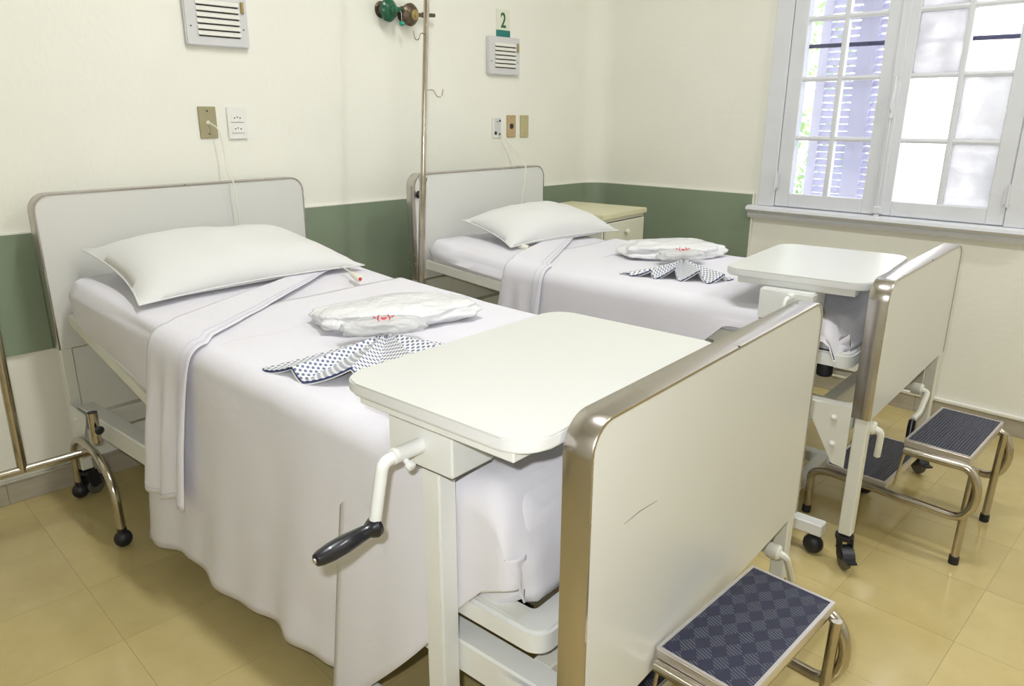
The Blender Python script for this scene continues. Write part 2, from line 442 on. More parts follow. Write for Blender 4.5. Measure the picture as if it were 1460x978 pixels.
def sash(y0, y1, gy0, gy1, my, mid_side, frosts):
    s = B()
    z0, z1, gz0, gz1 = .866, 2.242, .930, 2.185
    box(s, -.016, .022, y0, gy0, z0, z1, .003); box(s, -.016, .022, gy1, y1, z0, z1, .003)
    box(s, -.016, .022, gy0, gy1, z0, gz0, .003); box(s, -.016, .022, gy0, gy1, gz1, z1, .003)
    so = wpart('sash', s, m_win)
    zs = [.930, 1.187, 1.449, 1.706, 1.955, 2.185]
    for z in zs[1:-1]:
        q = B(); prism(q, [(-.010, z - .010), (-.013, z), (-.010, z + .010), (.012, z + .011), (.012, z - .011)], gy0, gy1, 'y')
        wpart('muntin', q, m_win, so)
    q = B(); prism(q, [(-.0115, my - .011), (-.0145, my), (-.0115, my + .011), (.012, my + .013), (.012, my - .013)], gz0, gz1, 'z')
    wpart('muntin', q, m_win, so)
    for i in range(5):
        for j, (a, b) in enumerate(((gy0, my), (my, gy1))):
            q = B(); box(q, .000, .003, a, b, zs[i], zs[i + 1])
            fr = (i, j) in frosts
            p = wpart('pane', q, m_frost if fr else m_glass, so, smooth=False)
            if fr: p['label'] = 'milky frosted pane'
    return so
sl = sash(-1.632, -1.152, -1.565, -1.222, -1.393, 0, ())
sr = sash(-2.123, -1.640, -2.058, -1.690, -1.878, 0, ((0, 0), (1, 0), (2, 1), (3, 1)))
bm = B(); box(bm, -.024, -.010, -1.657, -1.618, .868, 2.24, .004); wpart('cover_strip', bm, m_win)
# espagnolette handle, guides, hinges
bm = B(); box(bm, -.030, -.022, -1.650, -1.628, 1.29, 1.43, .002); tube(bm, [(-.035, -1.64, 1.30), (-.05, -1.64, 1.32), (-.05, -1.645, 1.40), (-.035, -1.64, 1.42)], .006, 8)
tube(bm, [(-.034, -1.639, 1.28), (-.034, -1.639, 1.45)], .009, 8)
wpart('window_handle', bm, m_win)
bm = B(); box(bm, -.040, -.022, -1.655, -1.622, .872, .905, .004); box(bm, -.036, -.022, -1.650, -1.628, .845, .868, .003); tube(bm, [(-.032, -1.639, .86), (-.032, -1.639, 1.28)], .0045, 8)
wpart('locking_rod', bm, m_win)
for yy, zz in ((-1.151, .985), (-1.151, 1.9), (-2.124, .985), (-2.124, 1.62)):
    bm = B(); tube(bm, [(-.025, yy, zz - .045), (-.025, yy, zz + .045)], .006, 8); box(bm, -.0235, -.0222 + .002, yy - .015, yy + .015, zz - .035, zz + .035)
    wpart('hinge', bm, m_win)
# ------------------------------------------------------------------ outside the window
bm = B(); box(bm, XW + .2, 30, -20, 20, -.4, -.3); tag(finish('courtyard_paving', bm, m_outg, smooth=False), 'pale sunlit courtyard ground outside the window', 'ground'); bpy.data.objects['courtyard_paving']['kind'] = 'structure'
sh = thing('louvered_shutter', 'lavender louvered folding shutter outside the left window sash', 'shutter', (XW, 0, 0))
def shutter_leaf(p, q, zlo, zhi, n):
    p = Vector(p); q = Vector(q); d = (q - p); L = d.length; a = math.atan2(d.y, d.x)
    def add(name, b2):
        b2.transform(Matrix.Translation((p.x, p.y, 0)) @ Matrix.Rotation(a, 4, 'Z')); return finish(name, b2, m_shut, sh, smooth=False)
    b2 = B()
    for x0, x1 in ((0, .044), (L - .044, L)): box(b2, x0, x1, -.016, .016, zlo, zhi)
    for zz in (zlo, zhi - .08): box(b2, .044, L - .044, -.016, .016, zz, zz + .08)
    add('leaf_frame', b2)
    z = zlo + .09
    while z < zhi - .09:
        if True:
            b2 = B(); prism(b2, [(-.014, z), (-.010, z - .002), (.014, z + .026), (.010, z + .028)], .044, L - .044, 'x')
            # prism axis x gives (x=h, y=p0, z=p1)
            add('slat', b2)
        z += .034
shutter_leaf((.335, -1.140), (.36, -1.362), .62, 2.5, 0)
shutter_leaf((.36, -1.366), (.325, -1.57), .62, 2.5, 0)
bm = B(); tube(bm, [(.122, -1.125, 1.602), (.122, -2.15, 1.590)], .0095, 8)
tag(finish('shutter_latch_bar', bm, m_bar, None, loc=(XW, 0, 0)), 'dark blue iron bar crossing outside the window panes', 'bar')
nb = B(); box(nb, 9, 9.4, -7, 1.2, -.3, 6.5); box(nb, 8.8, 9, -7, 1.2, 3.1, 3.3); 
tag(finish('neighbour_house_wall', nb, m_outw, smooth=False), 'bright white building wall beyond the right window sash', 'building')
tree = thing('garden_tree', 'pale green leafy tree outside at the left edge of window', 'tree', (6.6, .55, -.3))
bm = B(); tube(bm, [(0, 0, 0), (.03, .02, 1.2), (-.05, 0, 2.2)], [.09, .07, .04], 8); finish('trunk', bm, m_bark, tree)
bm = B()
for k in range(2600):
    th = random.uniform(0, 2 * PI); rr = 1.05 * math.sqrt(random.random()); z = random.uniform(.5, 3.2)
    c = Vector((rr * math.cos(th), rr * math.sin(th), z)); n = Vector((random.gauss(0, 1), random.gauss(0, 1), random.gauss(0, 1))).normalized()
    u = n.orthogonal().normalized(); v = n.cross(u); s = random.uniform(.035, .07)
    vs = [bm.verts.new(c + u * s * a + v * s * .5 * b) for a, b in ((-1, 0), (0, -1), (1, 0), (0, 1))]; bm.faces.new(vs)
lf = finish('foliage', bm, m_leaf, tree, smooth=False); lf['kind'] = 'stuff'

# ------------------------------------------------------------------ bed ends, bed frames
def bed_end(parent, name, W_, z0, z1, y0, th, r=.055):
    """panel in x-z plane between y0 and y0+th, steel band over left, top and right edges"""
    n = 8
    def path(o_):
        rr = r - o_; pts = [(o_, z0)]
        for k in range(n + 1):
            a = math.radians(180 - 90 * k / n); pts.append((r + rr * math.cos(a), z1 - r + rr * math.sin(a)))
        for k in range(n + 1):
            a = math.radians(90 - 90 * k / n); pts.append((W_ - r + rr * math.cos(a), z1 - r + rr * math.sin(a)))
        pts.append((W_ - o_, z0)); return pts
    bm = B(); prism(bm, path(.0025), y0 + .0018, y0 + th - .0018, 'y')
    p = finish(name, bm, m_lam, parent, ang=25)
    out, inn = path(0), path(.0065)
    bm = B(); rings = []
    for (ox, oz), (ix, iz) in zip(out, inn):
        mx, mz = ox * .8 + ix * .2, oz * .8 + iz * .2
        rings.append([bm.verts.new(c) for c in ((ix, y0, iz), (mx, y0 - .0003, mz), (ox, y0 + .0015, oz), (ox, y0 + th - .0015, oz), (mx, y0 + th + .0003, mz), (ix, y0 + th, iz), (ix, y0 + th - .002, iz), (ix, y0 + .002, iz))])
    m_ = 8
    for i in range(len(rings) - 1):
        for k in range(m_): bm.faces.new((rings[i][k], rings[i][(k + 1) % m_], rings[i + 1][(k + 1) % m_], rings[i + 1][k]))
    bm.faces.new(rings[0]); bm.faces.new(rings[-1])
    finish('edge_band', bm, m_steel, p, ang=40)
    # screws in the band
    for fx in (.5,):
        s = B(); lathe(s, [(.0035, -.0005), (.0035, .001), (.001, .0012)], 8, axis((W_ * fx, y0 + .001, z1 - .001), (0, 0, 1))); finish('screw', s, m_dark, p)
    return p
def caster(parent, x, y, ztop, ang=0, wr=.034, cover=True):
    """swivel caster with its wheel bottom on the floor"""
    d = Vector((math.cos(ang), math.sin(ang), 0)); n = Vector((-d.y, d.x, 0))
    c = Vector((x, y, wr)) + d * .022
    bm = B()
    lathe(bm, [(.012, ztop + .02), (.012, ztop - .004), (.026, ztop - .006), (.026, ztop - .018), (.012, ztop - .02)], 14, Matrix.Translation((x, y, 0)))
    for s in (-1, 1):
        q = [Vector((x, y, ztop - .012)) - d * .022, Vector((x, y, ztop - .012)) + d * .026, c + d * .016 + Vector((0, 0, .002)), c - d * .010 - Vector((0, 0, .006)), c - d * .020]
        a = [bm.verts.new(v + n * s * .014) for v in q]; b = [bm.verts.new(v + n * s * .0175) for v in q]
        bm.faces.new(a); bm.faces.new(b)
        for k in range(5): bm.faces.new((a[k], a[(k + 1) % 5], b[(k + 1) % 5], b[k]))
    # rounded hood over the wheel and foot brake tab
    hood = []
    for k in range(7):
        an = math.radians(20 + 140 * k / 6); hood.append(c + (d * -math.cos(an) + Vector((0, 0, 1)) * math.sin(an)) * (wr + .005))
    rows = [[h + n * .0175 for h in hood], [h - n * .0175 for h in hood]]; grid(bm, rows)
    bb = c + d * .04
    vs = box(bm, -.018, .018, -.014, .014, -.003, .003); 
    bmesh.ops.transform(bm, matrix=Matrix.Translation(bb + Vector((0, 0, .014))) @ Matrix.Rotation(ang, 4, 'Z'), verts=vs)
    o = finish('caster', bm, m_rubber, parent)
    w = B(); lathe(w, [(.008, -.012), (wr - .006, -.012), (wr - .001, -.008), (wr, 0), (wr - .001, .008), (wr - .006, .012), (.008, .012)], 20, axis(c, n))
    finish('wheel', w, m_wheel, o)
    return o

def make_bed(W_, L, zf, zq, zh, zhq, th, plat, raft, name_lab, loc, rz, model):
    bed = thing('hospital_bed', name_lab, 'bed', loc, rz, 'hospital beds side by side')
    bed_end(bed, 'footboard', W_, zq, zf, 0, th)
    bed_end(bed, 'headboard', W_, zhq, zh, L, th)
    lw = .037
    for nm, y0, ztop in (('leg', .004, zq), ('leg', L + .004, zhq)):
        for x0 in (.004, W_ - .004 - lw):
            bm = B(); box(bm, x0, x0 + lw, y0, y0 + .036, .105, ztop, .003)
            lg = finish(nm, bm, m_paint, bed)
            caster(lg, x0 + lw / 2, y0 + .02, .105, ang=(-2.5 if x0 < .1 else -2.3) if y0 < 1 else random.uniform(-.6, .6), wr=.034)
    # platform frame: foot part and raised head part, swept section
    pts, pr = plat   # list of (y, z) along the frame underside line
    xi = .058
    def side(x): return [(x, y, z) for y, z in pts]
    sec = [(-.016, -pr), (.016, -pr), (.016, 0), (-.016, 0)]
    bm = B()
    for x in (xi, W_ - xi):
        for i in range(len(pts) - 1):
            (ya, za), (yb, zb) = pts[i], pts[i + 1]
            ha, hb = raft[i], raft[i + 1]
            a = [bm.verts.new(v) for v in ((x - .018, ya, za), (x + .018, ya, za), (x + .018, ya, za + ha), (x - .018, ya, za + ha))]
            b = [bm.verts.new(v) for v in ((x - .018, yb, zb), (x + .018, yb, zb), (x + .018, yb, zb + hb), (x - .018, yb, zb + hb))]
            bm.faces.new(a); bm.faces.new(b)
            for k in range(4): bm.faces.new((a[k], a[(k + 1) % 4], b[(k + 1) % 4], b[k]))
    bmesh.ops.remove_doubles(bm, verts=bm.verts, dist=.0002)
    finish('side_frame', bm, m_paint, bed, ang=12)
    y0, z0 = pts[0]; h0 = raft[0]
    bm = B(); o_ = rrect(xi - .03, W_ - xi + .03, y0 - .06, y0 + .25, .035)
    i_ = rrect(xi + .022, W_ - xi - .022, y0 - .006, y0 + .25 - .04, .012)
    # foot frame: rounded-corner ring
    n = len(o_)
    vo0 = [bm.verts.new((a, b, z0)) for a, b in o_]; vo1 = [bm.verts.new((a, b, z0 + h0)) for a, b in o_]
    vi0 = [bm.verts.new((a, b, z0)) for a, b in i_]; vi1 = [bm.verts.new((a, b, z0 + h0)) for a, b in i_]
    for k in range(n):
        j = (k + 1) % n
        bm.faces.new((vo0[k], vo0[j], vo1[j], vo1[k])); bm.faces.new((vi0[k], vi0[j], vi1[j], vi1[k]))
        bm.faces.new((vo1[k], vo1[j], vi1[j], vi1[k])); bm.faces.new((vo0[k], vo0[j], vi0[j], vi0[k]))
    bmesh.ops.bevel(bm, geom=[e for e in bm.edges if all(v in vo1 for v in e.verts)], offset=.006, segments=2, affect='EDGES')
    finish('foot_frame', bm, m_paintw, bed, ang=40)
    bm = B()
    for k in range(len(pts) - 1):     # mattress deck and cross bars
        (ya, za), (yb, zb) = pts[k], pts[k + 1]; za += raft[k] - .008; zb += raft[k + 1] - .008
        ya2 = ya + (.22 if k == 0 else 0)
        if ya2 > yb: continue
        a = [bm.verts.new(v) for v in ((xi + .02, ya2, za), (W_ - xi - .02, ya2, za), (W_ - xi - .02, yb, zb), (xi + .02, yb, zb))]
        b = [bm.verts.new(v.co + Vector((0, 0, .006))) for v in a]
        bm.faces.new(a); bm.faces.new(b)
        for q in range(4): bm.faces.new((a[q], a[(q + 1) % 4], b[(q + 1) % 4], b[q]))
    finish('mattress_deck', bm, m_paint, bed, smooth=False)
    # base frame
    zb0, zb1 = model['base']
    for x in (.022, W_ - .022 - .055):
        bm = B(); box(bm, x, x + .055, .05, L, zb0, zb1, .004); finish('base_rail', bm, m_paint if model['k'] == 2 else m_paintw, bed)
    for y in (.12, L * .5, L - .12):
        bm = B(); box(bm, .077, W_ - .077, y, y + .04, zb0 + .004, zb1 - .004, .003); finish('cross_rail', bm, m_paint, bed)
    # corner gusset plates with bolts, one per leg
    for x, sx in ((0, -1), (W_, 1)):
        for y, sy in ((.05, 1), (L, -1)):
            xa, xb = (x + .0005, x + .0038) if sx < 0 else (x - .0038, x - .0005)
            g = [(y, zb1 + .012), (y + sy * .125, zb1 + .004), (y + sy * .115, zb1 - .03), (y + sy * .035, zb0 - .105), (y, zb0 - .11)]
            bm = B(); prism(bm, g, xa, xb, 'x'); gp = finish('gusset_plate', bm, m_paint if model['k'] == 2 else m_paintw, bed, smooth=False)
            for (by, bz) in ((y + sy * .045, zb1 - .03), (y + sy * .04, zb0 - .045)):
                s = B(); xo = x - .004 if sx < 0 else x + .004
                lathe(s, [(.009, 0), (.009, .003), (.006, .005), (.003, .009)], 10, axis((xo if sx > 0 else x + .0005, by, bz), (sx, 0, 0))); finish('bolt', s, m_paintw, gp)
    # lifting struts under the deck
    for x in (.13, W_ - .13):
        bm = B()
        tube(bm, [(x, .42, zb1 - .02), (x, .62, pts[1][1] + .01)], .01, 6, rect=[(-.012, -.005), (.012, -.005), (.012, .005), (-.012, .005)])
        finish('lift_strut', bm, m_paintw, bed); bm = B()
        tube(bm, [(x, L - .75, zb1 - .02), (x, L - .33, pts[-1][1] - .02)], .01, 6, rect=[(-.016, -.007), (.016, -.007), (.016, .007), (-.016, .007)])
        finish('lift_strut', bm, m_paintw, bed)
    bm = B(); tube(bm, [(.06, .55, zb0 + .01), (W_ - .06, .55, zb0 + .01)], .012, 8); finish('lift_shaft', bm, m_paint, bed)
    bm = B(); lathe(bm, [(.02, 0), (.024, .005), (.024, .05), (.018, .055)], 12, Matrix.Translation((xi + .045, y0 + .03, z0 - .056))); finish('rubber_buffer', bm, m_rubber, bed)
    return bed

# bed 1 (near) --------------------------------------------------------------
A1 = .0849; O1 = (.7352, -2.2286, 0); W1 = .98; L1 = 2.08
bed1 = make_bed(W1, L1, .868, .300, 1.046, .545, .0505,
                ([(.165, .400), (1.30, .418), (1.55, .470), (2.065, .628)], .03), [.042, .045, .04, .034],
                'near hospital bed with cream panels, nearest the camera', O1, A1, dict(base=(.275, .345), k=1))
fb = [c for c in bed1.children if c.name.startswith('footboard')][0]
bm = B(); tube(bm, [(.103, .0015, .666), (.15, .0015, .668), (.208, .0015, .663)], [.0003, .0007, .0003], 4); finish('scratch', bm, m_wheel, fb, smooth=False)
# bed 2 ---------------------------------------------------------------------
A2 = .0610; O2 = (2.0207, -2.1908, 0); W2 = .8627; L2 = 1.872
bed2 = make_bed(W2, L2, .868, .474, 1.050, .600, .0505,
                ([(.14, .600), (1.0, .600), (1.25, .600), (1.86, .648)], .03), [.040, .04, .04, .036],
                'far hospital bed between the near bed and the window wall', O2, A2, dict(base=(.425, .490), k=2))
# extra fittings of bed 1: chrome drip-pole socket on the left rail
bm = B(); tube(bm, [(-.018, 1.83, .40), (-.018, 1.83, .30)], .0145, 14, caps=False); tube(bm, [(-.018, 1.83, .40), (-.018, 1.83, .30)], .0125, 14)
sk = finish('pole_socket', bm, m_chrome, bed1)
bm = B(); lathe(bm, [(.0115, 0), (.0115, .002)], 12, Matrix.Translation((-.018, 1.83, .3995))); finish('socket_bore', bm, m_dark, sk)
bm = B(); lathe(bm, [(.004, 0), (.004, .012), (.012, .014), (.014, .022), (.008, .026)], 12, axis((-.018, 1.815, .35), (0, -1, .0))); finish('clamp_knob', bm, m_rubber, sk)
def foot_crank(bed, x, z, folded, grip=True):
    bm = B(); tube(bm, [(x, .30, z), (x, .02, z)], .012, 10); lathe(bm, [(.017, 0), (.02, .006), (.02, .03), (.015, .036)], 12, axis((x, .03, z), (0, -1, 0)))
    c = finish('crank', bm, m_paint, bed)
    bm = B()
    p = fillet([(x, .0, z), (x, -.02, z - .005), (x + folded[0] * .5, -.018, z - .06), (x + folded[0], -.016, z - folded[1])], .012, 3)
    tube(bm, p, .0095, 8); finish('crank_arm', bm, m_paint, c)
    if grip:
        e = Vector(p[-1]); d = Vector((folded[0] * .3 + .012, -.004, -.08)).normalized()
        bm = B(); lathe(bm, [(.006, 0), (.011, .004), (.012, .03), (.010, .075), (.005, .08)], 12, axis(e, d)); finish('crank_grip', bm, m_plast, c)
foot_crank(bed1, .872, .232, (.085, .12), False)
hb = [c for c in bed2.children if c.name.startswith('headboard')][0]
bm = B(); lathe(bm, [(.013, 0), (.016, .003), (.016, .012), (.012, .017), (.004, .018)], 14, axis((.022, L2 + .001, .965), (0, -1, 0))); finish('rubber_bumper', bm, m_rubber, hb)
foot_crank(bed2, .06, .435, (.010, .085), False)
foot_crank(bed2, .60, .400, (-.14, .06), True)

# ------------------------------------------------------------------ linen
def lerp_tab(tab, y):
    if y <= tab[0][0]: return tab[0][1]
    for (a, va), (b, vb) in zip(tab, tab[1:]):
        if y <= b:
            t = (y - a) / (b - a); return va + (vb - va) * t
    return tab[-1][1]
def wrinkle(p, sc, amp, seed=0):
    return (noise.noise(Vector((p[0] * sc, p[1] * sc, p[2] * sc + seed))) * .65 + noise.noise(Vector((p[0] * sc * 2.3 + 5, p[1] * sc * 2.3, p[2] * sc * 2.3 + seed))) * .35) * amp
def mattress(name, parent_loc, rz, x0, x1, y0, y1, bot, top, label, droop=.0, seed=1):
    bm = B(); ny = 44; rows = []
    r = .045
    for i in range(ny + 1):
        t = i / ny; y = y0 + (y1 - y0) * t
        e = min(t * (y1 - y0), (1 - t) * (y1 - y0))
        sh_ = 0 if e > r else r - math.sqrt(max(0, r * r - (r - e) ** 2))
        zb, zt = lerp_tab(bot, y) + sh_ * .6, lerp_tab(top, y) - sh_
        xa, xb = x0 + sh_ * .7, x1 - sh_ * .7
        loop = []
        N = 6
        for (cx, cz, a0) in ((xb - r, zt - r, 0), (xa + r, zt - r, 90), (xa + r * .6, zb + r * .6, 180), (xb - r * .6, zb + r * .6, 270)):
            rr = r if cz > (zb + zt) / 2 else r * .6
            if a0 == 90:
                for k in range(1, 20): q = k / 20; loop.append((xb - r + (xa - xb + 2 * r) * q, zt))
            for k in range(N + 1):
                a = math.radians(a0 + 90 * k / N); loop.append((cx + rr * math.cos(a), cz + rr * math.sin(a)))
            if a0 == 90 or a0 == 270:
                pass
        pts = []
        for (x, z) in loop:
            w = wrinkle((x, y, z), 7, .006, seed)
            side_ = max(0, 1 - (x - xa) / .05) * (1 if z < zt - .02 else 0)
            # long slack folds of the fitted sheet on the left flank
            w2 = .007 * math.sin((zt - z) * 75 + y * 2.3 + 1.5 * noise.noise(Vector((y * 3, 0, 0)))) * side_
            pts.append(Vector((x - w2 - w * .4, y, z + w * .5 - side_ * droop * max(0, (zt - z) / (zt - zb)))))
        rows.append(pts)
    vr = [[bm.verts.new(p) for p in r_] for r_ in rows]; m_ = len(vr[0])
    for i in range(ny):
        for k in range(m_): bm.faces.new((vr[i][k], vr[i][(k + 1) % m_], vr[i + 1][(k + 1) % m_], vr[i + 1][k]))
    bm.faces.new(vr[0]); bm.faces.new(vr[-1])
    o = finish(name, bm, m_cloth, ang=60); o.location = parent_loc; o.rotation_euler = (0, 0, rz)
    tag(o, label, 'mattress', 'mattresses in white fitted sheets')
    return o

def cross_section(xl, xr, zt, hl, hr, off, r=.05, nl=26, nt=34, nr=14, bl=.0, y=0, foldL=None):
    """points from left hem up, over the top and down to the right hem"""
    out = []
    xa = xl - off; xb = xr + off; z = zt + off
    for k in range(nl + 1):                       # left hang from hem to corner start
        t = k / nl; zz = hl + (z - r - hl) * t
        d = (1 - t)
        bulge = bl * d ** .8
        f = foldL(y, d) if foldL else 0
        out.append((xa - bulge - f, zz))
    for k in range(1, 7):
        a = math.radians(180 - 90 * k / 6); out.append((xa + r + r * math.cos(a), z - r + r * math.sin(a)))
    for k in range(1, nt): out.append((xa + r + (xb - xa - 2 * r) * k / nt, z))
    for k in range(0, 7):
        a = math.radians(90 - 90 * k / 6); out.append((xb - r + r * math.cos(a), z - r + r * math.sin(a)))
    for k in range(1, nr + 1):
        t = k / nr; out.append((xb, z - r + (hr - (z - r)) * t))
    return out

# ---- bed 1 linen
bot1 = [(.1, .448), (1.30, .470), (1.55, .512), (2.04, .655)]
top1 = [(.1, .668), (.5, .685), (1.0, .70), (1.4, .723), (2.04, .782)]
mat1 = mattress('mattress', O1, A1, .045, .935, .175, 2.07, bot1, top1, 'mattress in white fitted sheet on the near bed', .03, 1)
bot2 = [(.1, .641), (1.25, .641), (1.86, .686)]
top2 = [(.1, .724), (1.0, .726), (1.35, .732), (1.86, .778)]
mat2 = mattress('mattress', O2, A2, .045, .82, .10, 1.86, bot2, top2, 'mattress in white fitted sheet on the far bed', .015, 5)

hem1 = [(.18, .50), (.24, .47), (.30, .40), (.40, .31), (.50, .20), (.60, .115), (.70, .11), (.85, .105), (1.0, .10), (1.2, .12), (1.36, .10), (1.45, .085)]
def sheet(name, O, A, xl, xr, top, hem, hr, y0, y1, skew, bl, label, foldL, seed, off=.006, amp=.004, ny=70, drop=.21):
    bm = B(); rows = []
    for i in range(ny + 1):
        t = i / ny; y = y0 + (y1 - y0) * t
        zt = lerp_tab(top, y); dz = max(0, y0 + .07 - y)
        cap = (.07 - math.sqrt(max(0, .07 ** 2 - dz ** 2))) * .9
        zt2 = zt - cap
        hl = min(lerp_tab(hem, y), zt2 + off - .054)
        b_ = lerp_tab(bl, y)
        sec = cross_section(xl, xr, zt2, hl, hr, off, bl=b_, y=y, foldL=foldL)
        row = []
        for k, (x, z) in enumerate(sec):
            dep = max(0, zt2 - z) / .65
            yy = y + (skew * dep * t if x < (xl + xr) / 2 else 0)
            w = wrinkle((x, yy, z), 5, amp * (1 + 1.6 * dep), seed)
            n = Vector((-1, 0, 0)) if (z < zt2 - .03 and x < xl + .1) else (Vector((1, 0, 0)) if z < zt2 - .03 else Vector((0, 0, 1)))
            row.append(Vector((x, yy, z)) + n * (w + amp * .3))
        rows.append(row)
    # sheet end tucked down over the foot of the mattress
    base = rows[0]; zt0 = lerp_tab(top, y0); add = []
    for j in range(1, 8):
        q = j / 7; row = []
        for k, p in enumerate(base):
            zend = zt0 - drop; x = p.x
            if p.z > zt0 - .11:
                z = p.z + (zend - p.z) * q ** .9
            else: z = p.z + (max(p.z, zend) - p.z) * q
            side = min(1, max(0, (xl + .05 - x) / .05)) if x < .4 else min(1, max(0, (x - xr + .05) / .05))
            x += (.035 if x < .4 else -.035) * side * q
            y = p.y - .030 * math.sin(min(1, q * 1.3) * PI * .62) * (1 - .55 * side) + wrinkle((x, z * 2.2, 0), 11, .012, seed) * q
            row.append(Vector((x, y, z)))
        add.insert(0, row)
    rows = add + rows
    grid(bm, rows)
    o = finish(name, bm, m_cloth, ang=75); o.location = O; o.rotation_euler = (0, 0, A)
    solid(o, .0015, 1)
    tag(o, label, 'bed sheet', 'white top sheets spread over the beds')
    return o
def fold1(y, d):
    g = max(0, min(1, (y - .3) / .15))
    return g * (.010 * math.sin(y * 19 + .6) * d + .006 * math.sin(y * 43) * d * d)
bl1 = [(.24, .0), (.36, .01), (.45, .03), (.7, .048), (1.2, .052), (1.45, .055)]
sh1 = sheet('top_sheet', O1, A1, .035, .945, top1, hem1, .45, .185, 1.43, .09, bl1, 'long white top sheet draped down the side of the near bed almost to the floor', fold1, 2)
hem2 = [(.1, .668), (.46, .660), (.62, .5), (.7, .45), (1.3, .45), (1.38, .46)]
sh2 = sheet('top_sheet', O2, A2, .035, .828, top2, hem2, .67, .125, 1.38, .0, [(0, .0), (.5, .008), (1.4, .008)], 'white top sheet tucked smooth over the far bed', lambda y, d: .003 * math.sin(y * 14) * d, 4, amp=.003, drop=.08)

# corner flap of the near sheet hanging to the floor in front of the table post
bm = B(); rows = []
for i in range(15):
    t = i / 14; y = .335 + .285 * t
    zl = .345 - .325 * ((t) ** .9); zu = lerp_tab(top1, y) - .05
    row = []
    for k in range(19):
        q = k / 18; z = zl + (zu - zl) * q
        row.append(Vector((.034 - lerp_tab(bl1, y) * (1 - q) ** .8 - .026 * (1 - q) ** .9 - .005 * math.sin(t * 9) * (1 - q), y + .012 * (1 - q) * t, z)))
    rows.append(row)
grid(bm, rows); fl = finish('corner_flap', bm, m_cloth, sh1, ang=75); solid(fl, .0015, 1)

# turn-downs: folded-back band across the sheet with stitched hems, hanging on the left
def turndown(sheet_o, xl, xr, top, yh, yf, hl, off, sheet_bl, seed, relief):
    """yh(x), yf(x): head and foot edge of the band at x; hangs down to hl on the left"""
    bm = B(); nb = 24; rows = []
    for i in range(nb + 1):
        t = i / nb; row = []
        nseg = 26
        yl = yf(xl) + (yh(xl) - yf(xl)) * t
        zt = lerp_tab(top, yl); r = .05
        for k in range(nseg + 1):
            q = k / nseg; d = 1 - q; h_ = hl + .012 * math.sin(t * 7) ; z = h_ + (zt + off - r - h_) * q
            rel = relief * math.sin(t * PI * 5.2 + .4) * min(1, d * 1.8)
            squeeze = (t - .5) * .05 * d
            row.append(Vector((xl - off - sheet_bl * d ** .8 - .008 - rel, yl - squeeze * .5 + .05 * d * t, z)))
        for k in range(1, 7):
            a = math.radians(180 - 90 * k / 6); row.append(Vector((xl - off + r + r * math.cos(a) - (.006 * (1 - k / 6)), yl, zt + off - r + r * math.sin(a) + .001)))
        for k in range(1, 34):
            x = xl + r + (xr - xl - r - .03) * k / 33; y = yf(x) + (yh(x) - yf(x)) * t
            row.append(Vector((x, y, lerp_tab(top, y) + off + .002 + wrinkle((x, y, 0), 6, .004, seed))))
        rows.append(row)
    grid(bm, rows); o = finish('turndown', bm, m_cloth, sheet_o, ang=75); solid(o, .002, 1)
    st = B()
    for tt in (.10, .22):
        i = int(tt * nb); row = rows[i]; pts = [p + Vector((0, 0, .0022)) if p.z > lerp_tab(top, p.y) - .01 else p + Vector((-.0022, 0, .001)) for p in row]
        tube(st, pts[8:], .0011, 4)
    pts = [rows[i][1] + Vector((-.0025, 0, 0)) for i in range(nb + 1)]; tube(st, pts, .001, 4)
    finish('hem_stitching', st, m_stitch, o, smooth=False)
    return o
td1 = turndown(sh1, .035, .90, top1, lambda x: 1.43 + .36 * (x - .035), lambda x: 1.215 + .57 * (x - .035), .29, .014, .05, 3, .012)
td2 = turndown(sh2, .035, .80, top2, lambda x: 1.385 + .34 * (x - .035), lambda x: 1.19 + .52 * (x - .035), .49, .011, .012, 6, .006)
# ironed crease across each sheet, its shade put into a thin darker line
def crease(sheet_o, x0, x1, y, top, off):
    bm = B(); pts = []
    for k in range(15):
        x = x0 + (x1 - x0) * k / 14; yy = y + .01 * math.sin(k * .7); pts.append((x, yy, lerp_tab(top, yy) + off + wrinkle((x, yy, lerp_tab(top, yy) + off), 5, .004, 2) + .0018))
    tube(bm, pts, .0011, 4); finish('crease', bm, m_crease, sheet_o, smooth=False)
crease(sh1, .10, .44, 1.20, top1, .006); crease(sh2, .12, .5, 1.16, top2, .005)

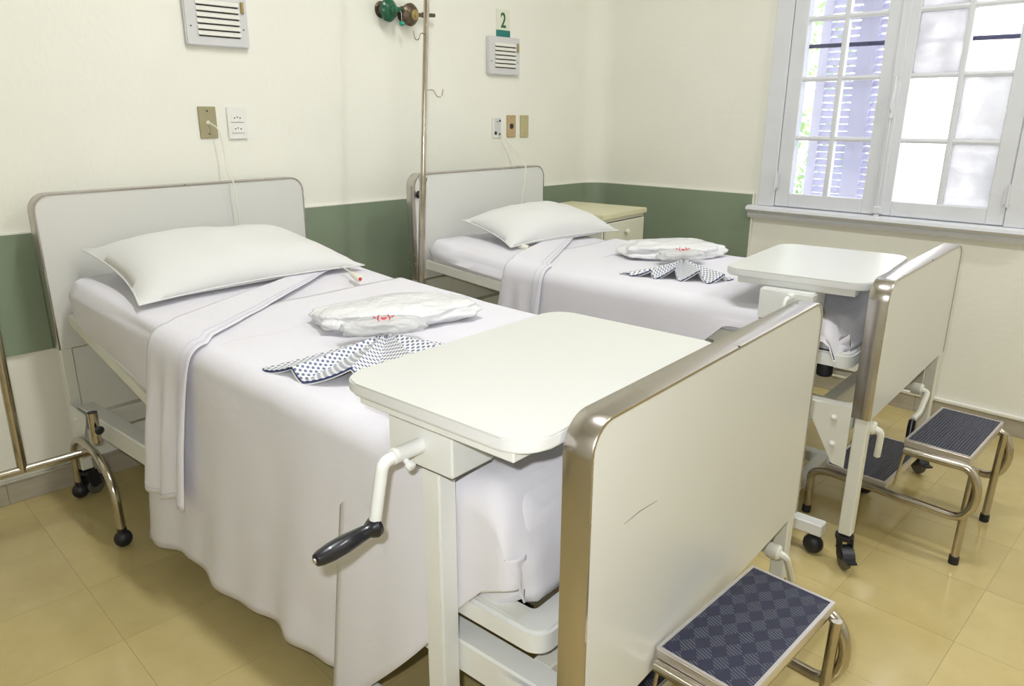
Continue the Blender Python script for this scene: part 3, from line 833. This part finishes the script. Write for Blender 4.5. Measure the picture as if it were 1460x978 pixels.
# ------------------------------------------------------------------ pillows
def pillow(O, A, c4, h, label, seed):
    """c4: near-left, near-right, far-right, far-left corners in bed space"""
    c4 = [Vector(c) for c in c4]; bm = B(); n = 30; tops = []; bots = []
    for i in range(n + 1):
        v = i / n; rt = []; rb = []
        for k in range(n + 1):
            u = k / n
            p = (c4[0] * (1 - u) + c4[1] * u) * (1 - v) + (c4[3] * (1 - u) + c4[2] * u) * v
            su, sv = 1 - abs(2 * u - 1) ** 2.6, 1 - abs(2 * v - 1) ** 2.6
            # edges bow inwards between the pointed corners
            cu, cv = (2 * u - 1), (2 * v - 1)
            ex = (c4[1] - c4[0]).normalized(); ey = (c4[3] - c4[0]).normalized()
            p = p - ex * cu * abs(cu) ** 3 * .030 * (1 - cv * cv) - ey * cv * abs(cv) ** 3 * .030 * (1 - cu * cu)
            hh = (max(0, su * sv)) ** .62
            w = wrinkle((p.x, p.y, 0), 6, .014, seed) * hh ** .3 + wrinkle((p.x * 3, p.y * .8, 0), 5, .005, seed + 3) * hh ** .5
            rt.append(p + Vector((0, -.02 * hh, h * .72 * hh + w * .8)))
            rb.append(p + Vector((0, 0, -h * .28 * hh)))
        tops.append(rt); bots.append(rb)
    grid(bm, tops); grid(bm, bots)
    bmesh.ops.remove_doubles(bm, verts=bm.verts, dist=.0004)
    o = finish('pillow', bm, m_cloth2, ang=100); o.location = O; o.rotation_euler = (0, 0, A)
    tag(o, label, 'pillow', 'plump white pillows at the bed heads')
    # welt seam round the edge
    st = B(); loop = []
    for k in range(0, n + 1): loop.append(tops[0][k])
    for i in range(1, n + 1): loop.append(tops[i][n])
    for k in range(n - 1, -1, -1): loop.append(tops[n][k])
    for i in range(n - 1, 0, -1): loop.append(tops[i][0])
    tube(st, loop + [loop[0]], .0028, 5, caps=False); finish('welt_seam', st, m_cloth2, o)
    return o
pil1 = pillow(O1, A1, ((.075, 1.60, .762), (.875, 1.585, .762), (.80, 1.985, .862), (.105, 2.03, .868)), .12, 'white pillow leaning on the near bed headboard', 1)
pil2 = pillow(O2, A2, ((.19, 1.50, .762), (.865, 1.415, .768), (.80, 1.74, .845), (.20, 1.79, .848)), .13, 'white pillow on the far bed beside the nightstand', 9)

# ------------------------------------------------------------------ gowns folded as fans, wrapped packages
def gown(O, A, apex, z, a0, a1, R, npl, label, ph=0):
    t = thing('folded_gown', label, 'gown', O, A, 'dotted gowns folded into fans')
    nr, na = 14, 168
    def tri(x): x = x % 1; return 1 - abs(2 * x - 1)
    def P(r, s, lift=0):
        an = math.radians(a0 + (a1 - a0) * s)
        # wide wings lie flat, narrow raised pleats gather in the middle
        q = s * npl + ph
        w = max(0, tri(q)) ** 1.3
        mid = math.exp(-((s - .52) / .34) ** 2)
        amp = (.014 + .030 * mid) * (.25 + .75 * r / R)
        rr = r * (1 + .06 * math.sin(s * 9 + ph * 3) + .05 * (1 - mid) * math.cos(s * 17)) * (1 - .06 * w)
        edge = min(1, min(s, 1 - s) * 9)
        zz = z + .006 + amp * w * edge + .022 * max(0, 1 - r / R) ** 1.5 + lift
        sk = math.radians(5) * (w - .5) * edge
        return Vector((apex[0] + rr * math.cos(an + sk), apex[1] + rr * math.sin(an + sk), zz))
    bm = B(); uvl = bm.loops.layers.uv.new('UVMap')
    vr = [[bm.verts.new(P(R * (.05 + .95 * i / nr), k / na)) for k in range(na + 1)] for i in range(nr + 1)]
    cum = []
    for i in range(nr + 1):
        c = [0]
        for k in range(na): c.append(c[-1] + (vr[i][k + 1].co - vr[i][k].co).length)
        cum.append(c)
    for i in range(nr):
        for k in range(na):
            f = bm.faces.new((vr[i][k], vr[i][k + 1], vr[i + 1][k + 1], vr[i + 1][k]))
            kk = int((k + .5) / na * npl * 2 + ph * 2)
            kc = min(na, max(0, round(((kk + .5) - ph * 2) / (npl * 2) * na)))
            for lp, (ii, q_) in zip(f.loops, ((i, k), (i, k + 1), (i + 1, k + 1), (i + 1, k))):
                lp[uvl].uv = (cum[ii][q_] - cum[ii][kc] + kk * .0311, R * ii / nr + (kk % 2) * .004)
    o = finish('printed_cloth', bm, m_dots, t, ang=38); solid(o, .0015, 1)
    for j, (dz, m_, ex) in enumerate(((-.0035, m_navy, .006), (-.007, m_dots, .012))):
        bm = B(); rr = R * (1.0 + ex)
        rows = [[P(rr * (.80 + .20 * i / 3), k / na, dz) for k in range(na + 1)] for i in range(4)]
        vr2 = grid(bm, rows); o = finish('under_layer', bm, m_, t, ang=38); solid(o, .0015, 1)
    return t
g1 = gown(O1, A1, (.415, .925), .703, 170, 296, .325, 4.5, 'blue dotted gown folded as a fan on the near bed, behind the near table')
g2 = gown(O2, A2, (.43, .835), .730, 158, 252, .275, 5, 'blue dotted gown folded as a fan on the far bed', .3)

def soft_bag(name, O, A, c, dims, rz, m, seed, label=None, cat=None, group=None, knot=False):
    bm = B(); bmesh.ops.create_icosphere(bm, subdivisions=5, radius=1)
    R = Matrix.Rotation(rz, 3, 'Z')
    for v in bm.verts:
        p = v.co.copy(); sgn = lambda a, e: math.copysign(abs(a) ** e, a)
        p = Vector((sgn(p.x, .7), sgn(p.y, .75), sgn(p.z, .8)))
        n = noise.noise(p * 1.7 + Vector((seed, 0, 0))) * .16 + noise.noise(p * 4.5 + Vector((seed, 3, 0))) * .07
        p = p * (1 + n)
        if p.z < -.75: p.z = -.75
        v.co = Vector(c) + R @ Vector((p.x * dims[0] / 2, p.y * dims[1] / 2, (p.z + .75) * dims[2] / 1.75))
    o = finish(name, bm, m, ang=180)
    if label:
        o.location = O; o.rotation_euler = (0, 0, A); tag(o, label, cat, group)
    return o
pk1 = soft_bag('linen_package', O1, A1, (.565, 1.055, .708), (.47, .23, .070), math.radians(-24), m_bag, 1, 'white linen package in milky plastic lying behind the near gown', 'package', 'plastic-wrapped linen packages')
pk2 = soft_bag('linen_package', O2, A2, (.60, .985, .732), (.42, .22, .070), math.radians(-40), m_bag, 8, 'white linen package in crumpled plastic lying behind the far gown', 'package', 'plastic-wrapped linen packages')
def toiletry(O, A, c, rz, label, seed, w=.21):
    t = thing('toiletry_packet', label, 'packet', O, A, 'clear packets with red emblems')
    R = Matrix.Rotation(rz, 4, 'Z'); T = Matrix.Translation(Vector(c)) @ R
    for k, dx in enumerate((-.045, .045)):
        b_ = soft_bag('inner_roll', O, A, (dx, 0, 0), (.085, .05, .034), .1 * (k - .5), m_cloth2, seed + k); b_.data.transform(T); b_.parent = t
    f = soft_bag('clear_wrapper', O, A, (0, 0, -.001), (w, .085, .042), 0, m_clear, seed + 4); f.data.transform(T); f.parent = t
    bm = B()   # red emblem: heart with a ring arc and small marks
    heart = []
    for k in range(24):
        a = 2 * PI * k / 24; heart.append((.0065 * (16 * math.sin(a) ** 3) / 16, .006 * (13 * math.cos(a) - 5 * math.cos(2 * a) - 2 * math.cos(3 * a) - math.cos(4 * a)) / 16))
    prism(bm, heart, 0, .0012, 'z')
    for s in (-1, 1):
        tube(bm, [(s * (.010 + .004 * math.sin(q * PI)), -.008 + .018 * q, .0006) for q in [i / 6 for i in range(7)]], .0016, 5)
        tube(bm, [(s * .018, .004, .0006), (s * .024, .007, .0006)], .0014, 5)
    bm.transform(T @ Matrix.Translation((0, -.014, .0405)) @ Matrix.Rotation(math.radians(38), 4, 'X') @ Matrix.Scale(1.15, 4))
    e = finish('red_emblem', bm, m_red, t, smooth=False)
    return t
toiletry(O1, A1, (.408, .930, .736), math.radians(-32), 'clear packet with red emblem lying on the near gown', 3)
toiletry(O2, A2, (.475, .868, .752), math.radians(-42), 'clear packet with red emblem lying on the far gown', 5, .19)

# ------------------------------------------------------------------ overbed tables
def overbed_table(O, A, x0, x1, y0, y1, zt, rt, gy, px, label, crank=True, first=True):
    t = thing('overbed_table', label, 'table', O, A, 'overbed tables at the foot ends')
    R = Matrix.Translation((x0, y1, 0)) @ Matrix.Rotation(rt, 4, 'Z') @ Matrix.Translation((-x0, -y1, 0))
    th = .022
    bm = B(); prism(bm, rrect(x0, x1, y0, y1, .052, 8), zt - th, zt, 'z', bev=.0025); bm.transform(R)
    tp = finish('tabletop', bm, m_lamw, t, ang=50)
    bm = B(); prism(bm, rrect(x0 - .0006, x1 + .0006, y0 - .0006, y1 + .0006, .0526, 8), zt - th + .003, zt - .004, 'z'); bm.transform(R)
    finish('edge_trim', bm, m_lamedge, tp, ang=50)
    bm = B()
    for a, b in ((x0 + .012, x0 + .055), (x1 - .075, x1 - .032)): box(bm, a, b, y0 + .035, y1 - .045, zt - th - .020, zt - th, .002)
    for yy in (y0 + .10, y1 - .12): box(bm, x0 + .055, x1 - .075, yy, yy + .03, zt - th - .018, zt - th, .002)
    bm.transform(R); finish('support_rail', bm, m_paintw, t)
    zg = zt - th - .020
    bm = B(); box(bm, px - .008, px + .098, gy, gy + .155, zg - .092, zg, .004, 2)
    gb = finish('gearbox', bm, m_paintw, t)
    bm = B(); box(bm, px - .004, px + .094, gy + .004, gy + .151, zg - .0945, zg - .092); finish('bottom_plate', bm, m_wheel, gb, smooth=False)
    bm = B(); box(bm, px, px + .043, gy + .04, gy + .085, .12, zg - .092, .004, 2); finish('post', bm, m_paintw, t)
    bm = B(); box(bm, px - .006, px + .05, gy + .034, gy + .091, .085, .20, .004, 2); finish('post_sleeve', bm, m_paintw, t)
    # H-shaped base
    for bx in (px, px + .50):
        bm = B(); box(bm, bx, bx + .042, gy - .11, gy + .30, .068, .108, .004); ft = finish('base_foot', bm, m_paintw, t)
        for yy in (gy - .085, gy + .275): 
            b2 = B(); c = Vector((bx + .021, yy, .031)); bmesh.ops.create_uvsphere(b2, u_segments=14, v_segments=8, radius=.031)
            for v in b2.verts: v.co = Vector((v.co.x * .8, v.co.y, v.co.z)) + c
            lathe(b2, [(.008, .05), (.008, .07)], 8, Matrix.Translation((bx + .021, yy, 0)))
            finish('caster', b2, m_rubber, ft)
    bm = B(); box(bm, px + .042, px + .50, gy + .045, gy + .082, .070, .106, .003); finish('base_bar', bm, m_paintw, t)
    if crank:
        cy, cz = gy + .073, zg - .050; xg = px - .008
        bm = B(); tube(bm, [(xg, cy, cz), (xg - .062, cy, cz + .001)], .0135, 14); lathe(bm, [(.0142, 0), (.0142, .002)], 14, axis((xg - .0005, cy, cz), (-1, 0, 0)))
        lathe(bm, [(.005, 0), (.005, .010), (.009, .012), (.009, .020), (.006, .022)], 10, axis((xg - .042, cy - .006, cz - .008), (0, -.85, -.45)))
        cr = finish('crank', bm, m_paintw, t)
        bm = B(); p = fillet([(xg - .055, cy, cz), (xg - .082, cy, cz - .002), (xg - .102, cy + .004, cz - .105)], .022, 5)
        tube(bm, p, .0105, 12); finish('crank_arm', bm, m_paintw, cr)
        e = Vector((xg - .094, cy + .004, cz - .110))
        bm = B(); lathe(bm, [(.008, 0), (.0165, .003), (.018, .010), (.0145, .018), (.0115, .024), (.0135, .045), (.0155, .07), (.0150, .095), (.0125, .115), (.010, .122), (.006, .124)], 20, axis(e, (-1, .0, -.04)))
        gp = finish('crank_grip', bm, m_plast, cr)
        bm = B(); lathe(bm, [(.0045, 0), (.0045, .0025)], 12, axis(e + Vector((-1, 0, -.04)).normalized() * .1235, (-1, 0, -.04))); finish('end_rivet', bm, m_alu, gp)
    return t
overbed_table(O1, A1, -.066, .56, .058, .490, .845, -.015, .248, -.022, 'white overbed table with black crank grip over the near bed')
t2 = overbed_table(O2, A2, .010, .575, .062, .478, .845, .07, .195, .004, 'white overbed table over the foot of the far bed', crank=False)
bm = B(); tube(bm, [(.004, .255, .790), (-.030, .255, .790)], .011, 10)
tube(bm, fillet([(-.022, .255, .79), (-.045, .255, .788), (-.052, .262, .72), (-.052, .262, .68)], .012, 4), .0065, 8)
cr2 = finish('crank', bm, m_paintw, t2)
bm = B(); lathe(bm, [(.006, 0), (.012, .005), (.012, .06), (.006, .065)], 12, axis((-.052, .262, .69), (-.3, .1, -1))); finish('crank_grip', bm, m_plast, cr2)
bm = B(); box(bm, -.0045, -.0035, .21, .235, .755, .775); gl = finish('grease_mark', bm, m_wheel, t2, smooth=False)

# ------------------------------------------------------------------ step stools
def step_stool(x, y, mt, label):
    """x,y: near-right... local origin under the left rear corner of the upper step"""
    t = thing('step_stool', label, 'step stool', (x, y, 0), 0, 'two-step metal stools')
    Wd = .364
    for nm, ya, yb, z in (('upper_step', -.395, -.215, .350), ('lower_step', -.185, .005, .190)):
        yo = .0
        bm = B(); box(bm, 0, Wd, ya, yb, z - .022, z - .001, .0015)
        st = finish(nm, bm, m_alu, t)
        bm = B()
        for a in ((0, Wd, ya, ya + .007), (0, Wd, yb - .007, yb), (0, .007, ya + .007, yb - .007), (Wd - .007, Wd, ya + .007, yb - .007)): box(bm, a[0], a[1], a[2], a[3], z - .001, z + .001)
        finish('edge_trim', bm, m_alu, st, smooth=False)
        bm = B(); box(bm, .0072, Wd - .0072, ya + .0072, yb - .0072, z - .001, z + .0004); o = finish('rubber_mat', bm, mt, st, smooth=False)
    r = .0128
    for s, xx in ((0, -.004), (1, Wd + .004)):
        p = fillet([(xx, .045, .02), (xx, .045, .150), (xx, .0, .168), (xx, -.40, .156)], .05, 5)[:-1]
        c = Vector((xx, -.378, .238)); pts = p + [(xx, -.374, .157)]
        for k in range(13):
            a = math.radians(-90 - 180 * k / 12); pts.append(c + Vector((0, math.cos(a) * .048, math.sin(a) * .080)))
        pts.append((xx, -.22, .316))
        bm = B(); tube(bm, pts, r, 12); tb = finish('side_tube', bm, m_chrome, t)
        xi = xx + (.014 if s == 0 else -.014)
        bm = B(); tube(bm, [(xi, -.405, .318), (xi, -.400, .02)], .0115, 12); lg = finish('leg', bm, m_chrome, t)
        for (fx, fy) in ((xx, .045), (xi, -.400)):
            bm = B(); lathe(bm, [(.0135, 0), (.0145, .004), (.014, .026), (.0115, .027)], 12, Matrix.Translation((fx, fy, 0))); finish('rubber_foot', bm, m_rubber, t)
        bm = B(); tube(bm, [(xx + (.01 if s == 0 else -.01), -.205, .19), (xx + (.01 if s == 0 else -.01), -.222, .33)], .004, 8); finish('tie_rod', bm, m_chrome, t)
    bm = B()
    for yy, zz in ((-.385, .318), (-.235, .318), (-.17, .160), (-.02, .160)): tube(bm, [(0, yy, zz), (Wd, yy, zz)], .007, 8)
    finish('cross_rod', bm, m_chrome, t)
    return t
step_stool(2.272, -2.005, m_mat2, 'two-step stool with ribbed dark mats at the foot of the far bed')
step_stool(.972, -1.995, m_mat1, 'two-step stool with diamond-pattern mat before the near footboard')

# ------------------------------------------------------------------ drip stands
def iv_stand(loc, lean, top, hooks, label, wx=.37, dy=.428):
    t = thing('drip_stand', label, 'drip stand', loc, 0, 'tubular drip stands')
    for s in (-1, 1):
        x = s * wx / 2
        pts = fillet([(x, -dy / 2, .05), (x, -dy / 2 + .01, .20), (x, -dy / 2 + .11, .262), (x, dy / 2 - .11, .262), (x, dy / 2 - .01, .20), (x, dy / 2, .05)], .07, 6)
        bm = B(); tube(bm, pts, .0125, 12); ar = finish('arched_foot', bm, m_chrome, t)
        for y in (-dy / 2, dy / 2):
            bm = B(); bmesh.ops.create_uvsphere(bm, u_segments=16, v_segments=10, radius=.027)
            for v in bm.verts: v.co = Vector((v.co.x, v.co.y * .9, v.co.z + .027)) + Vector((x, y, 0))
            lathe(bm, [(.014, .048), (.014, .062), (.011, .063)], 12, Matrix.Translation((x, y, 0)))
            finish('caster', bm, m_rubber, ar)
    bm = B(); tube(bm, [(-wx / 2, 0, .250), (wx / 2, 0, .250)], .0125, 12); finish('cross_tube', bm, m_chrome, t)
    bm = B(); p0 = Vector((0, 0, .245)); p1 = Vector((lean, 0, top)); d = p1 - p0
    mid = p0 + d * .42
    tube(bm, [p0, mid], .0135, 12); lathe(bm, [(.0165, 0), (.0165, .014), (.0125, .016)], 12, axis(mid - d.normalized() * .01, d)); finish('lower_pole', bm, m_chrome, t)
    bm = B(); tube(bm, [mid, p1], .0105, 12); po_ = finish('upper_pole', bm, m_chrome, t)
    for (z, sx) in hooks:
        q = p0 + d * ((z - .245) / d.z)
        bm = B(); tube(bm, fillet([q, q + Vector((sx * .035, -.012, .004)), q + Vector((sx * .045, -.014, -.022)), q + Vector((sx * .068, -.02, -.024)), q + Vector((sx * .074, -.02, .006))], .012, 4), .0022, 6)
        finish('hook', bm, m_chrome, po_)
    return t
iv_stand((.366, -.34, 0), .02, 2.05, ((1.9, 1), (1.9, -1)), 'chrome drip stand with arched feet left of the near bed head')
iv_stand((1.785, -.47, 0), .128, 2.15, ((1.575, -1), (1.375, 1), (2.05, 1), (2.05, -1)), 'thin drip stand with wire hooks between the two headboards')

# ------------------------------------------------------------------ nightstand
ns = thing('nightstand', 'ivory nightstand with drawer in the corner beside the far bed', 'nightstand', (2.795, -.635, 0), math.radians(6.5))
nw, nd, nh = .43, .47, .83
bm = B(); box(bm, .012, nw - .012, .014, nd, .08, nh - .026, .002); 
for x in (.015, nw - .055):
    for y in (.018, nd - .045): box(bm, x, x + .04, y, y + .03, 0, .08, .002)
finish('body', bm, m_night, ns)
bm = B(); box(bm, 0, nw, 0, nd + .005, nh - .026, nh, .003, 2); finish('cabinet_top', bm, m_nighttop, ns)
def knob(par, x, z):
    bm = B(); lathe(bm, [(.006, 0), (.006, .008), (.013, .012), (.015, .018), (.012, .024), (.004, .027)], 16, axis((x, .001, z), (0, -1, 0))); finish('knob', bm, m_night, par)
bm = B(); box(bm, .028, nw - .028, .000, .016, nh - .165, nh - .045, .002); dr = finish('drawer', bm, m_night, ns); knob(dr, nw / 2, nh - .10)
bm = B(); box(bm, .028, nw - .028, .0125, .0145, nh - .045, nh - .041); box(bm, .026, .028, .0125, .0145, nh - .165, nh - .045); box(bm, .028, nw - .028, .0125, .0145, nh - .171, nh - .165); finish('shadow_gap', bm, m_dark, ns, smooth=False)
bm = B(); box(bm, .028, nw - .028, .000, .016, .10, nh - .171, .002); dr = finish('door', bm, m_night, ns); knob(dr, .07, nh - .30)

# ------------------------------------------------------------------ wall fixtures on the back wall
def louver(x0, x1, z0, z1, label):
    t = thing('louvered_wall_fixture', label, 'wall fixture', ((x0 + x1) / 2, 0, z0), 0, 'grey louvered wall fixtures')
    w = x1 - x0; h = z1 - z0
    bm = B(); prism(bm, rrect(-w / 2, w / 2, 0, h, .008, 3), -.020, -.0, 'y', bev=.004); finish('housing', bm, m_vent, t)
    xa, xb = -w / 2 + .046, w / 2 - .036
    for k in range(6):
        z = .036 + k * (h - .062) / 6
        b2 = B(); box(b2, xa, xb, -.0212, -.0199, z - .0035, z + .0005); finish('slot', b2, m_dark, t, smooth=False)
        b2 = B(); prism(b2, [(-.0200, z + .0005), (-.0265, z + .0015), (-.0255, z + .006), (-.0200, z + .016)], xa - .003, xb + .003, 'x'); finish('slat', b2, m_ventw, t, ang=20)
    bm = B(); box(bm, w / 2 - .026, w / 2 - .014, -.027, -.020, h - .066, h - .026, .002); finish('latch', bm, m_brass, t)
    for x in (-w / 2 + .02, w / 2 - .02):
        bm = B(); lathe(bm, [(.003, 0), (.003, .001), (.001, .0015)], 8, axis((x, -.0202, h * .35), (0, -1, 0))); finish('screw', bm, m_wheel, t)
    return t
louver(1.155, 1.391, 1.520, 1.705, 'grey louvered fixture high above the olive plate and power socket')
louver(2.624, 2.846, 1.480, 1.658, 'grey louvered fixture on the wall under the number sign')

sg = thing('number_sign', 'white card with green number 2 above the right louvered fixture', 'sign', (2.742, 0, 1.660))
bm = B(); box(bm, -.046, .046, -.003, 0, .030, .126, .0008); finish('card', bm, m_card, sg)
bm = B(); box(bm, -.047, .047, -.005, 0, 0, .030, .0008); tbk = finish('bottom_band', bm, m_teal, sg)
fc = bpy.data.curves.new('numeral', 'FONT'); fc.body = '2'; fc.size = .105; fc.extrude = .0006; fc.offset = .0018; fc.align_x = 'CENTER'
fo = bpy.data.objects.new('numeral_src', fc); COL.objects.link(fo)
me = bpy.data.meshes.new_from_object(fo.evaluated_get(bpy.context.evaluated_depsgraph_get()))
bpy.data.objects.remove(fo)
me.transform(Matrix.Translation((0, -.0035, .043)) @ Matrix.Rotation(PI / 2, 4, 'X') @ Matrix.Diagonal((.72, .92, 1, 1)))
me.materials.clear(); me.materials.append(m_grn)
nm = bpy.data.objects.new('numeral', me); COL.objects.link(nm); nm.parent = sg

def plate(name, x0, x1, z0, z1, m, label, cat, group=None, th=.006):
    t = thing(name, label, cat, ((x0 + x1) / 2, 0, z0), 0, group); w = (x1 - x0) / 2; h = z1 - z0
    bm = B(); prism(bm, rrect(-w, w, 0, h, .003, 2), -th, 0, 'y', bev=.0015); finish('plate', bm, m, t)
    return t, w, h
def dot(t, x, z, r, m, y=-.006, name='screw'):
    bm = B(); lathe(bm, [(r, 0), (r, .001), (r * .5, .0015)], 12, axis((x, y, z), (0, -1, 0))); return finish(name, bm, m, t)
t, w, h = plate('cable_outlet_plate', 1.170, 1.237, 1.199, 1.312, m_olive, 'olive metal plate with a white call cord coming out', 'outlet plate')
dot(t, 0, h * .86, .003, m_dark); dot(t, 0, h * .14, .003, m_dark); dot(t, 0, h * .5, .007, m_cord, name='cord_bushing')
t, w, h = plate('power_socket', 1.278, 1.353, 1.195, 1.311, m_socket, 'white double power socket beside the olive plate', 'socket', th=.009)
for zz in (h * .66, h * .32):
    bm = B(); prism(bm, rrect(-.024, .024, zz - .014, zz + .014, .006, 3), -.0105, -.009, 'y'); sk = finish('socket_insert', bm, m_socket, t)
    for dx, dz in ((-.011, .000), (0, .003), (.011, 0)): dot(sk, dx, zz + dz, .0024, m_dark, -.0105, 'pin_hole')
    bm = B(); box(bm, -.026, .026, -.0097, -.009, zz - .0165, zz - .0155); finish('joint', bm, m_wheel, t, smooth=False)
t, w, h = plate('call_button_plate', 2.664, 2.726, 1.176, 1.278, m_socket, 'white plate with two black holes left of the tan plate', 'outlet plate')
bm = B(); box(bm, -.018, .024, -.0075, -.006, .018, h - .006); finish('steel_insert', bm, m_vent, t, smooth=False)
dot(t, .018, h - .018, .006, m_dark, -.0075, 'hole'); dot(t, -.012, .024, .009, m_dark, -.0075, 'hole'); dot(t, .018, .018, .007, m_wheel, -.0075, 'hole'); dot(t, .0, h - .022, .003, m_dark, -.0075)
t, w, h = plate('telephone_socket', 2.767, 2.832, 1.178, 1.288, m_tan, 'tan wall plate with a dark round socket in its middle', 'socket')
dot(t, .0, h * .5, .014, m_dark, -.006, 'round_socket'); dot(t, 0, h - .012, .002, m_dark)
t, w, h = plate('blank_plate', 2.866, 2.928, 1.176, 1.288, m_tan2, 'blank khaki wall plate, rightmost of the three small plates', 'cover plate')
dot(t, 0, h - .014, .002, m_dark); dot(t, 0, .014, .002, m_dark)

# oxygen wall valves
def valve(x, z, m1, m2, nipple, tagp, label, tilt):
    t = thing('gas_valve', label, 'gas valve', (x, 0, z), 0, 'oxygen valves on the back wall')
    bm = B(); lathe(bm, [(.034, 0), (.034, .004), (.020, .008), (.016, .02), (.016, .035)], 20, axis((0, 0, 0), (0, -1, 0))); finish('wall_flange', bm, m_bronze, t)
    bm = B(); lathe(bm, [(.014, .02), (.036, .026), (.046, .034), (.047, .046), (.040, .056), (.026, .064), (.020, .066)], 28, axis((0, 0, 0), (tilt, -1, -.1))); finish('handwheel', bm, m1, t)
    bm = B(); lathe(bm, [(.021, .064), (.021, .074), (.012, .078), (.009, .085)], 20, axis((0, 0, 0), (tilt, -1, -.1))); finish('hub', bm, m2, t)
    bm = B(); tube(bm, [(.03 * nipple, -.03, .0), (.085 * nipple, -.035, .006)], .0085, 10); lathe(bm, [(.012, 0), (.012, .018), (.008, .019)], 10, axis((.048 * nipple, -.032, .002), (nipple, -.1, .08)))
    finish('outlet_nipple', bm, m_ivg if tagp else m_bronze, t)
    if tagp:
        bm = B(); tube(bm, fillet([(.062, -.035, .004), (.070, -.05, -.005), (.066, -.055, -.045)], .01, 3), .0012, 5); c = finish('tag_cord', bm, m_cord, t)
        bm = B(); lathe(bm, [(.004, 0), (.012, .003), (.013, .012), (.006, .018)], 12, axis((.066, -.055, -.045), (0, -.05, -1))); finish('plug_tag', bm, m_tagt, c)
    return t
valve(2.012, 1.716, m_ivg, m_ivg, 1, True, 'green gas valve handwheel, left of the pair on the wall', .25)
valve(2.128, 1.708, m_bronze, m_brass, 1.75, False, 'bronze gas valve partly behind the drip stand pole', .15)

# ------------------------------------------------------------------ call cords
def tr1(x, y, z): 
    return Vector((O1[0] + x * math.cos(A1) - y * math.sin(A1), O1[1] + x * math.sin(A1) + y * math.cos(A1), z))
def tr2(x, y, z):
    return Vector((O2[0] + x * math.cos(A2) - y * math.sin(A2), O2[1] + x * math.sin(A2) + y * math.cos(A2), z))
def call_cord(name, pts, end_from, end_to, label, r=.0026):
    t = thing(name, label, 'call bell', pts[0], 0, 'bedside call bells')
    o0 = Vector(pts[0])
    bm = B(); tube(bm, [p - o0 for p in fillet(pts, .05, 6)], r, 8); finish('cable', bm, m_cord, t)
    a = Vector(end_from) - o0; d = (Vector(end_to) - Vector(end_from)); L = d.length
    bm = B(); lathe(bm, [(.004, 0), (.009, L * .15), (.0125, L * .6), (.0125, L * .9), (.009, L)], 14, axis(a, d)); h_ = finish('handset', bm, m_cord, t)
    bm = B(); lathe(bm, [(.0058, 0), (.0055, .004), (.002, .006)], 12, axis(a + d * .985, d)); finish('red_button', bm, m_red, h_)
call_cord('nurse_call_bell', [Vector((1.204, -.008, 1.256)), Vector((1.222, -.05, 1.235)), Vector((1.228, -.06, 1.16)), tr1(.655, 2.076, 1.075), tr1(.655, 2.040, 1.050), tr1(.658, 2.035, .96), tr1(.66, 2.035, .80), tr1(.74, 1.85, .787), tr1(.80, 1.66, .775), tr1(.755, 1.50, .762)], tr1(.755, 1.51, .762), tr1(.735, 1.435, .754), 'white nurse call bell ending in a red button by the near pillow')
call_cord('nurse_call_bell', [Vector((2.712, -.010, 1.192)), Vector((2.73, -.05, 1.16)), Vector((2.76, -.10, 1.10)), tr2(.66, 1.855, 1.082), tr2(.66, 1.815, 1.055), tr2(.64, 1.812, .98), tr2(.60, 1.81, .80), tr2(.35, 1.68, .772), tr2(.26, 1.53, .758)], tr2(.26, 1.53, .757), tr2(.275, 1.475, .752), 'white nurse call bell ending in a red button at the far pillow')
